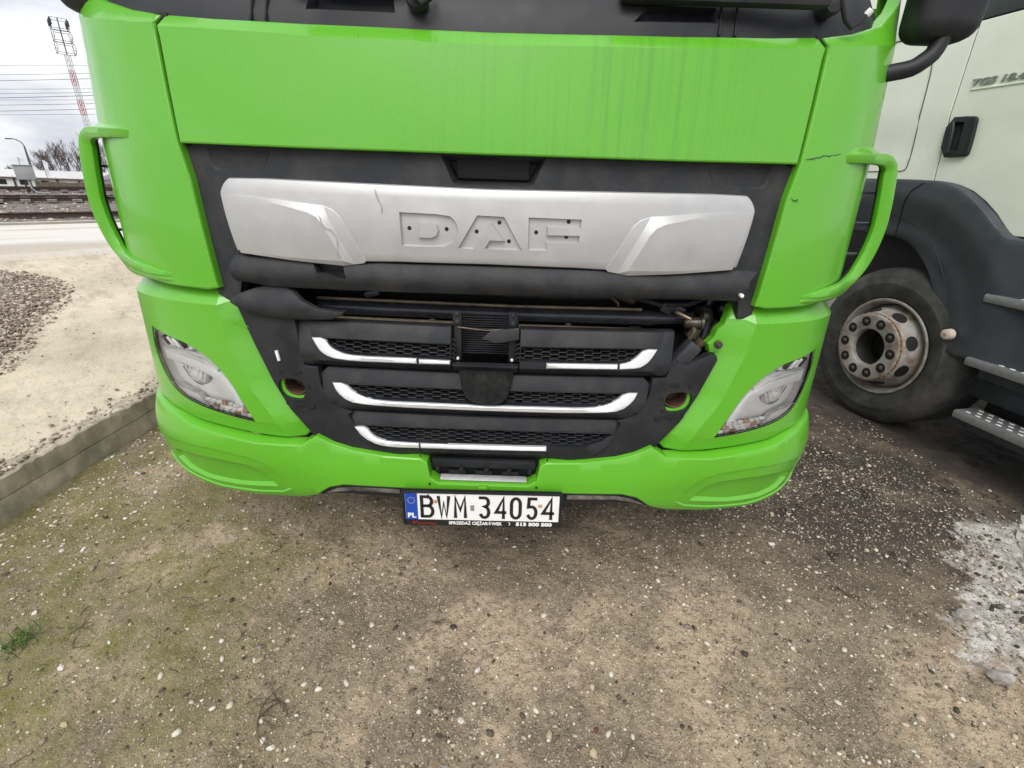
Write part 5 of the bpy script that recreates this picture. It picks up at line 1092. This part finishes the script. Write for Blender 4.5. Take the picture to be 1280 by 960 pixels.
o = mb.build('blades', 'grass', t_, False); o['kind'] = 'stuff'
# short thin twigs lying about
rr_ = random.Random(9); tw = MB()
for k in range(70):
    a = rr_.uniform(0, 6.28); x_, y_ = rr_.uniform(-1.6, 1.6), rr_.uniform(-.7, .6); L = rr_.uniform(.015, .06); pts = []
    for i in range(4): xx, yy = x_+math.cos(a+.15*i)*L*i/3, y_+math.sin(a+.15*i)*L*i/3; pts.append((xx, yy, float(gz(xx, yy))+.003))
    tw.tube(pts, .0011, 4)
tag(tw.build('twig_litter', 'twig'), 'fine dark twigs littered over the dirt', 'litter', kind='stuff')

# ------------------------------------------------------------------ railway and background
RD = Vector((.724, .69, 0)); RN = Vector((-.69, .724, 0))
def rp_(a, d, z): return RD*a+RN*d+Vector((0, 0, z))
M['rail'] = pmat('rusty_rail', (.058, .036, .028), .7, vary=.3, nscale=8)
M['sleeper'] = pmat('grey_sleeper', (.20, .185, .165), .9, vary=.25, nscale=5)
M['strip'] = pmat('pale_concrete_edging', (.42, .39, .33), .9, vary=.15, nscale=3)
zr = Matrix.Rotation(math.atan2(RD.y, RD.x), 3, 'Z')
def rail_(d, z0, lab):
    sec = [(-.065, 0), (-.065, .015), (-.010, .03), (-.010, .115), (-.036, .125), (-.036, .155), (.036, .155), (.036, .125), (.010, .115), (.010, .03), (.065, .015), (.065, 0)]; v = []; f = []
    for a in (-60, 60):
        for s_, h in sec: v.append(rp_(a, d+s_, z0-.03+h*.85))
    f = [(k, (k+1) % 12, 12+(k+1) % 12, 12+k) for k in range(12)]+[tuple(range(12)), tuple(range(12, 24))]
    tag(obj('rail', v, f, 'rail', None, False), lab, 'rail', 'railway rails')
for d, z_, lab in ((16.2, .13, 'nearest brown rail, just beyond the pale edging strip'), (22.5, .17, 'second brown rail back, behind the cabinet post foot'), (24.0, .17, 'third brown rail back, close behind the second'), (30.0, .19, 'brown rail second farthest, in front of the low building'), (31.5, .19, 'farthest brown rail, below the low building')):
    rail_(d, z_, lab)
for d0, nm in ((23.25, 'near'), (30.75, 'far')):
    mb = MB()
    for k in range(60): mb.box(rp_(-18+k*.65, d0, .17), (.25, 2.5, .08), zr)
    tag(mb.build('sleepers', 'sleeper', None, False), 'weathered sleepers half sunk in ballast under the %s track' % nm, 'sleepers', kind='stuff')
MB().box(rp_(-10, 13.75, .13), (60, .22, .16), zr).build('edging_strip', 'strip', None, False)['kind'] = 'structure'
MB().box(rp_(-10, 13.0, .10), (60, .9, .15), zr).build('gutter', 'kerb', None, False)['kind'] = 'structure'
N = 5000; a = rng_.uniform(-16, 16, N); d = rng_.uniform(14, 33, N); x = a*RD.x+d*RN.x; y = a*RD.y+d*RN.y; rad = .03+.05*rng_.random(N)**2
tag(stones('ballast_stones', np.stack([x, y, tz(x, y)+.01], -1), rad, 'heapstone', .6, 12), 'grey brown ballast stones between the rails', 'gravel', kind='stuff')
M['cabgrey'] = pmat('grey_cabinet_paint', (.34, .35, .35), .6, vary=.08, nscale=3); M['postdark'] = pmat('dark_post', (.035, .035, .035), .7, vary=.2, nscale=5); M['lampost'] = pmat('lamp_post_grey', (.10, .10, .105), .6, vary=.1, nscale=3)
M['flagw'] = pmat('white_banner_cloth', (.78, .79, .82), .8, vary=.04, nscale=2); M['roofp'] = pmat('pale_metal_roof', (.55, .54, .54), .5, vary=.06, nscale=2); M['wallw'] = pmat('off_white_render', (.60, .60, .56), .85, vary=.1, nscale=.8); M['fascia'] = pmat('red_brown_fascia', (.13, .06, .05), .8, vary=.2, nscale=2); M['wood'] = pmat('grey_brown_boards', (.12, .095, .07), .9, vary=.3, nscale=3)
def ray_(px, py, t):
    a = (px-640)/600; b_ = (py-480)/600; c, s = math.cos(_r), math.sin(_r); a, b_ = a*c+b_*s, -a*s+b_*c
    return Vector((.085, -1.35, 1.43))+Vector((a, math.cos(_p)-b_*math.sin(_p), -math.sin(_p)-b_*math.cos(_p)))*t
VD = Vector((-.707, .707, 0)); vz = Matrix.Rotation(R(45), 3, 'Z')       # facing the lot
# signal cabinet
c_ = Vector((-20.6, 20.3, 0)); cbx = thing('signal_cabinet', (c_.x, c_.y, .12), 'grey signal cabinet box on two dark posts beside the rails', 'cabinet')
MB().bbox(c_+Vector((0, 0, .92)), (.60, .35, .55), .02, vz).build('box', 'cabgrey', cbx)
MB().bbox(c_+Vector((0, 0, 1.205)), (.66, .42, .03), .008, vz).build('box_lid', 'cabgrey', cbx)
for s_ in (-.09, .09): MB().bbox(c_+vz @ Vector((s_, 0, .38)), (.06, .08, .56), .005, vz).build('post', 'postdark', cbx)
MB().tube([c_+vz @ Vector((.06, -.05, .66)), c_+vz @ Vector((.06, -.08, .3)), c_+vz @ Vector((.2, -.1, .14)), c_+vz @ Vector((.6, -.1, .12))], .03, 8).build('cable_duct', 'cabgrey', cbx)
# lamp post
p0 = ray_(47, 233, 40); p1 = ray_(33, 184, 40); base = Vector((p0.x, p0.y, -.9)); lp = thing('street_lamp', tuple(base), 'grey street lamp with a curved arm behind the signal cabinet', 'lamp')
top = Vector((p0.x, p0.y, 2.42)); MB().tube([base, Vector((p0.x, p0.y, 1.5)), top], [.10, .08, .05], 8).build('pole', 'lampost', lp)
ar = vz @ Vector((-1, 0, 0)); MB().tube([top, top+Vector((0, 0, .25))+ar*.1, top+Vector((0, 0, .42))+ar*.35, top+Vector((0, 0, .48))+ar*.6], .035, 8).build('arm', 'lampost', lp); MB().bbox(top+Vector((0, 0, .46))+ar*.78, (.42, .16, .09), .03, vz).build('lamp_head', 'lampost', lp)
# banners
for (px, pt, pbm), lab in (((22, 197, 222), 'tall white feather banner left of the signal cabinet'), ((52, 200, 222), 'tall white feather banner right of the street lamp')):
    a = ray_(px, pt, 45); b_ = ray_(px+6, pbm, 45); b_ = Vector((a.x, a.y, b_.z)); t_ = thing('banner', (a.x, a.y, -1.5), lab, 'banner', 'white feather banners'); h = a.z-b_.z; v = []; f = []
    for i in range(9):
        z_ = a.z-h*i/8; w_ = .30+.06*math.sin(i*.9); bl = .05*math.sin(i*1.3)
        for s_ in (0, 1):
            for th in (-.006, .006): v.append(Vector((a.x, a.y, z_))+vz @ Vector((s_*w_*(.55 if i == 0 else 1), bl*s_+th, 0)))
        if i: k = 4*i; f += [(k-4, k-2, k+2, k), (k-3, k+1, k+3, k-1), (k-4, k, k+1, k-3), (k-2, k-1, k+3, k+2)]
    obj('cloth', v, f, 'flagw', t_); MB().tube([(a.x, a.y, -1.5), (a.x, a.y, a.z+.05)], .02, 6).build('pole', 'lampost', t_)
# low building and board fence
bA, bB = ray_(-22, 221, 58), ray_(118, 221, 58); bl = thing('station_building', ((bA.x+bB.x)/2, (bA.y+bB.y)/2, -1.75), 'long low off-white building with pale roof beyond the tracks', 'building')
dr = (bB-bA); dr.z = 0; Lb = dr.length; an = math.atan2(dr.y, dr.x); bz = Matrix.Rotation(an, 3, 'Z'); mid = (bA+bB)/2; nb_ = bz @ Vector((0, 1, 0))
MB().box(Vector((mid.x, mid.y, -1.15))+nb_*2.5, (Lb, 5, 1.2), bz).build('wall', 'wallw', bl, False)
v = [Vector((mid.x, mid.y, 0))+bz @ Vector((s_*(Lb/2+.4), y_, z_)) for s_ in (-1, 1) for y_, z_ in ((-.35, -.52), (2.5, .22), (5.4, -.52), (5.4, -.58), (-.35, -.58))]
obj('roof', v, [(0, 1, 6, 5), (1, 2, 7, 6), (2, 3, 8, 7), (3, 4, 9, 8), (4, 0, 5, 9), (0, 1, 2, 3, 4), (5, 6, 7, 8, 9)], 'roofp', bl, False)
MB().box(Vector((mid.x, mid.y, -.62))+nb_*-.30, (Lb+.8, .06, .14), bz).build('fascia', 'fascia', bl, False)
for k in range(5): MB().box(Vector((mid.x, mid.y, -1.1))+bz @ Vector((-Lb/2+1.2+k*2.6, -.15, 0)), (.12, .12, 1.3), bz).build('post', 'postdark', bl, False)
for k in range(3): MB().box(Vector((mid.x, mid.y, -1.15))+bz @ Vector((-Lb/2+2.2+k*2.6, .0, 0)), (1.0, .08, .55), bz).build('window', 'glassdark', bl, False)
fA, fB = ray_(46, 226, 50), ray_(140, 226, 50); dr = fB-fA; dr.z = 0; an = math.atan2(dr.y, dr.x); bz2 = Matrix.Rotation(an, 3, 'Z'); fe = thing('board_fence', (fA.x, fA.y, -1.75), 'brown board fence in front of the low building', 'fence')
nbd = int(dr.length/.3); rr_ = random.Random(2)
for k in range(nbd): MB().box(Vector((fA.x, fA.y, -1.75+.55))+bz2 @ Vector((k*.3, 0, 0)), (.27, .04, 1.06+rr_.uniform(-.1, .12)), bz2).build('board', 'wood', fe, False)
for z_ in (-1.5, -1.0): MB().box(Vector((fA.x, fA.y, z_))+bz2 @ Vector((dr.length/2, .05, 0)), (dr.length, .05, .08), bz2).build('rail_beam', 'wood', fe, False)
# bare trees
M['bark'] = pmat('bare_grey_brown_twigs', (.135, .105, .088), .95, vary=.25, nscale=4)
def tree(px, top, t, lab, seed):
    b0 = ray_(px, 214, t); h = ray_(px, top, t).z-b0.z; base = Vector((b0.x, b0.y, -1.75)); H = h+b0.z+1.75; tr_ = thing('bare_tree', tuple(base), lab, 'tree', 'bare trees beyond the tracks'); rr_ = random.Random(seed); tk = MB(); tws = MB()
    def br(p, d, L, r_, dep):
        pts = [p]; q = p; dd = d
        for i in range(3): dd = (dd+Vector((rr_.uniform(-.14, .14), rr_.uniform(-.14, .14), .10))).normalized(); q = q+dd*L/3; pts.append(q)
        (tk if dep == 0 else tws).tube(pts, [r_, r_*.85, r_*.7, r_*.5], 5 if dep == 0 else 3, False)
        if dep < 4:
            for k in range(4 if dep < 3 else 3):
                s_ = rr_.uniform(.35, 1); p2 = pts[0].lerp(pts[-1], s_) if dep else pts[min(3, 1+k)]
                nd = (dd+Vector((rr_.uniform(-.75, .75), rr_.uniform(-.75, .75), rr_.uniform(-.1, .45)))).normalized(); br(p2, nd, L*rr_.uniform(.5, .72), max(.012, r_*.5), dep+1)
    for k in range(3): br(base+Vector((rr_.uniform(-.3, .3), rr_.uniform(-.3, .3), 0)), Vector((rr_.uniform(-.25, .25), rr_.uniform(-.25, .25), 1)).normalized(), H*.42, .07, 0)
    tk.build('trunk', 'bark', tr_, False); tws.build('crown', 'bark', tr_, False)
for px, top, t, lab, sd_ in ((58, 186, 62, 'small bare tree just right of the second banner', 1), (70, 178, 64, 'bare tree in the middle of the clump, left of the tallest', 2), (82, 170, 62, 'tallest bare tree of the clump beyond the tracks', 3), (94, 174, 64, 'bare tree right of the tallest, close to the truck vane', 4), (106, 182, 62, 'bare tree partly hidden behind the left air vane', 5), (122, 160, 60, 'bare tree seen through the slot of the left air vane', 6), (136, 172, 64, 'bare tree behind the left corner of the green truck', 7), (15, 205, 80, 'small far bare tree left of the cabinet', 8)):
    tree(px, top, t, lab, sd_)
# lattice mast
mb0 = ray_(106, 142, 70); mtp = ray_(76, 38, 70); mx_, my_ = ray_(90, 90, 70).x, ray_(90, 90, 70).y
ms_ = thing('lattice_mast', (mx_, my_, -1.75), 'tall red and white lattice mast with antenna frames at its head', 'mast'); M['mred'] = pmat('mast_red', (.42, .06, .06), .7, vary=.1); M['mwhite'] = pmat('mast_white', (.6, .6, .6), .7, vary=.1)
zt = ray_(86, 70, 70).z; zz = -1.75; k = 0
while zz < zt-.1:
    z2 = min(zt, zz+1.9); mb = MB()
    for a in range(4):
        ca = Vector((math.cos(a*1.571+.4), math.sin(a*1.571+.4), 0))*.36; cb_ = Vector((math.cos(a*1.571+1.971), math.sin(a*1.571+1.971), 0))*.36; o_ = Vector((mx_, my_, 0))
        mb.tube([o_+ca+Vector((0, 0, zz)), o_+ca+Vector((0, 0, z2))], .04, 4)
        for j in range(3):
            za, zb = zz+(z2-zz)*j/3, zz+(z2-zz)*(j+1)/3; mb.tube([o_+ca+Vector((0, 0, za)), o_+cb_+Vector((0, 0, zb))], .022, 3); mb.tube([o_+ca+Vector((0, 0, zb)), o_+cb_+Vector((0, 0, zb))], .022, 3)
    mb.build('mast_section', 'mred' if k % 2 else 'mwhite', ms_, False); zz = z2; k += 1
for j in range(3):
    z0 = zt+j*1.45; mb = MB(); w_ = 1.0-.03*j
    cs = [Vector((mx_, my_, 0))+vz @ Vector((a*w_, b_*w_, 0)) for a, b_ in ((-1, -1), (1, -1), (1, 1), (-1, 1))]
    for a in range(4):
        mb.tube([cs[a]+Vector((0, 0, z0+.1)), cs[a]+Vector((0, 0, z0+1.3))], .045, 4)
        for zz_ in (z0+.1, z0+1.3): mb.tube([cs[a]+Vector((0, 0, zz_)), cs[(a+1) % 4]+Vector((0, 0, zz_))], .045, 4)
    mb.tube([(mx_, my_, z0), (mx_, my_, z0+1.5)], .08, 5); mb.build('antenna_frame', 'lampost', ms_, False)
    for a in range(2+j): MB().bbox(cs[a]+Vector((0, 0, z0+.8)), (.22, .22, .75), .04).build('antenna', 'postdark' if j == 2 else 'lampgrey', ms_)
# overhead wires
M['wire'] = pmat('dark_wire', (.10, .10, .115), .6, vary=.1)
WNM = ['highest', 'second highest', 'third', 'fourth', 'fifth', 'sixth', 'seventh', 'eighth', 'ninth', 'lowest']
for i, (yy, t) in enumerate(((82, 40), (93, 40), (101, 42), (111, 38), (117, 44), (122, 36), (125, 42), (131, 38), (139, 42), (143, 38))):
    c_ = ray_(0, yy+.5*(i % 2), t); c1 = ray_(115, yy-1.2*(i % 3), 1); c1 = ray_(115, yy-1.2*(i % 3), (c_.z-1.43)/(c1.z-1.43)); wd = (c1-c_).normalized(); pts = []
    for k in range(-12, 16): s_ = k*2.5; pts.append(c_+wd*s_+Vector((0, 0, .00030*(s_-4)**2)))
    tag(MB().tube(pts, .014+.004*(i % 3), 4).build('overhead_wire', 'wire', None, False), 'dark overhead railway wire, %s of the ten across the sky' % WNM[i], 'wire', 'overhead railway wires')
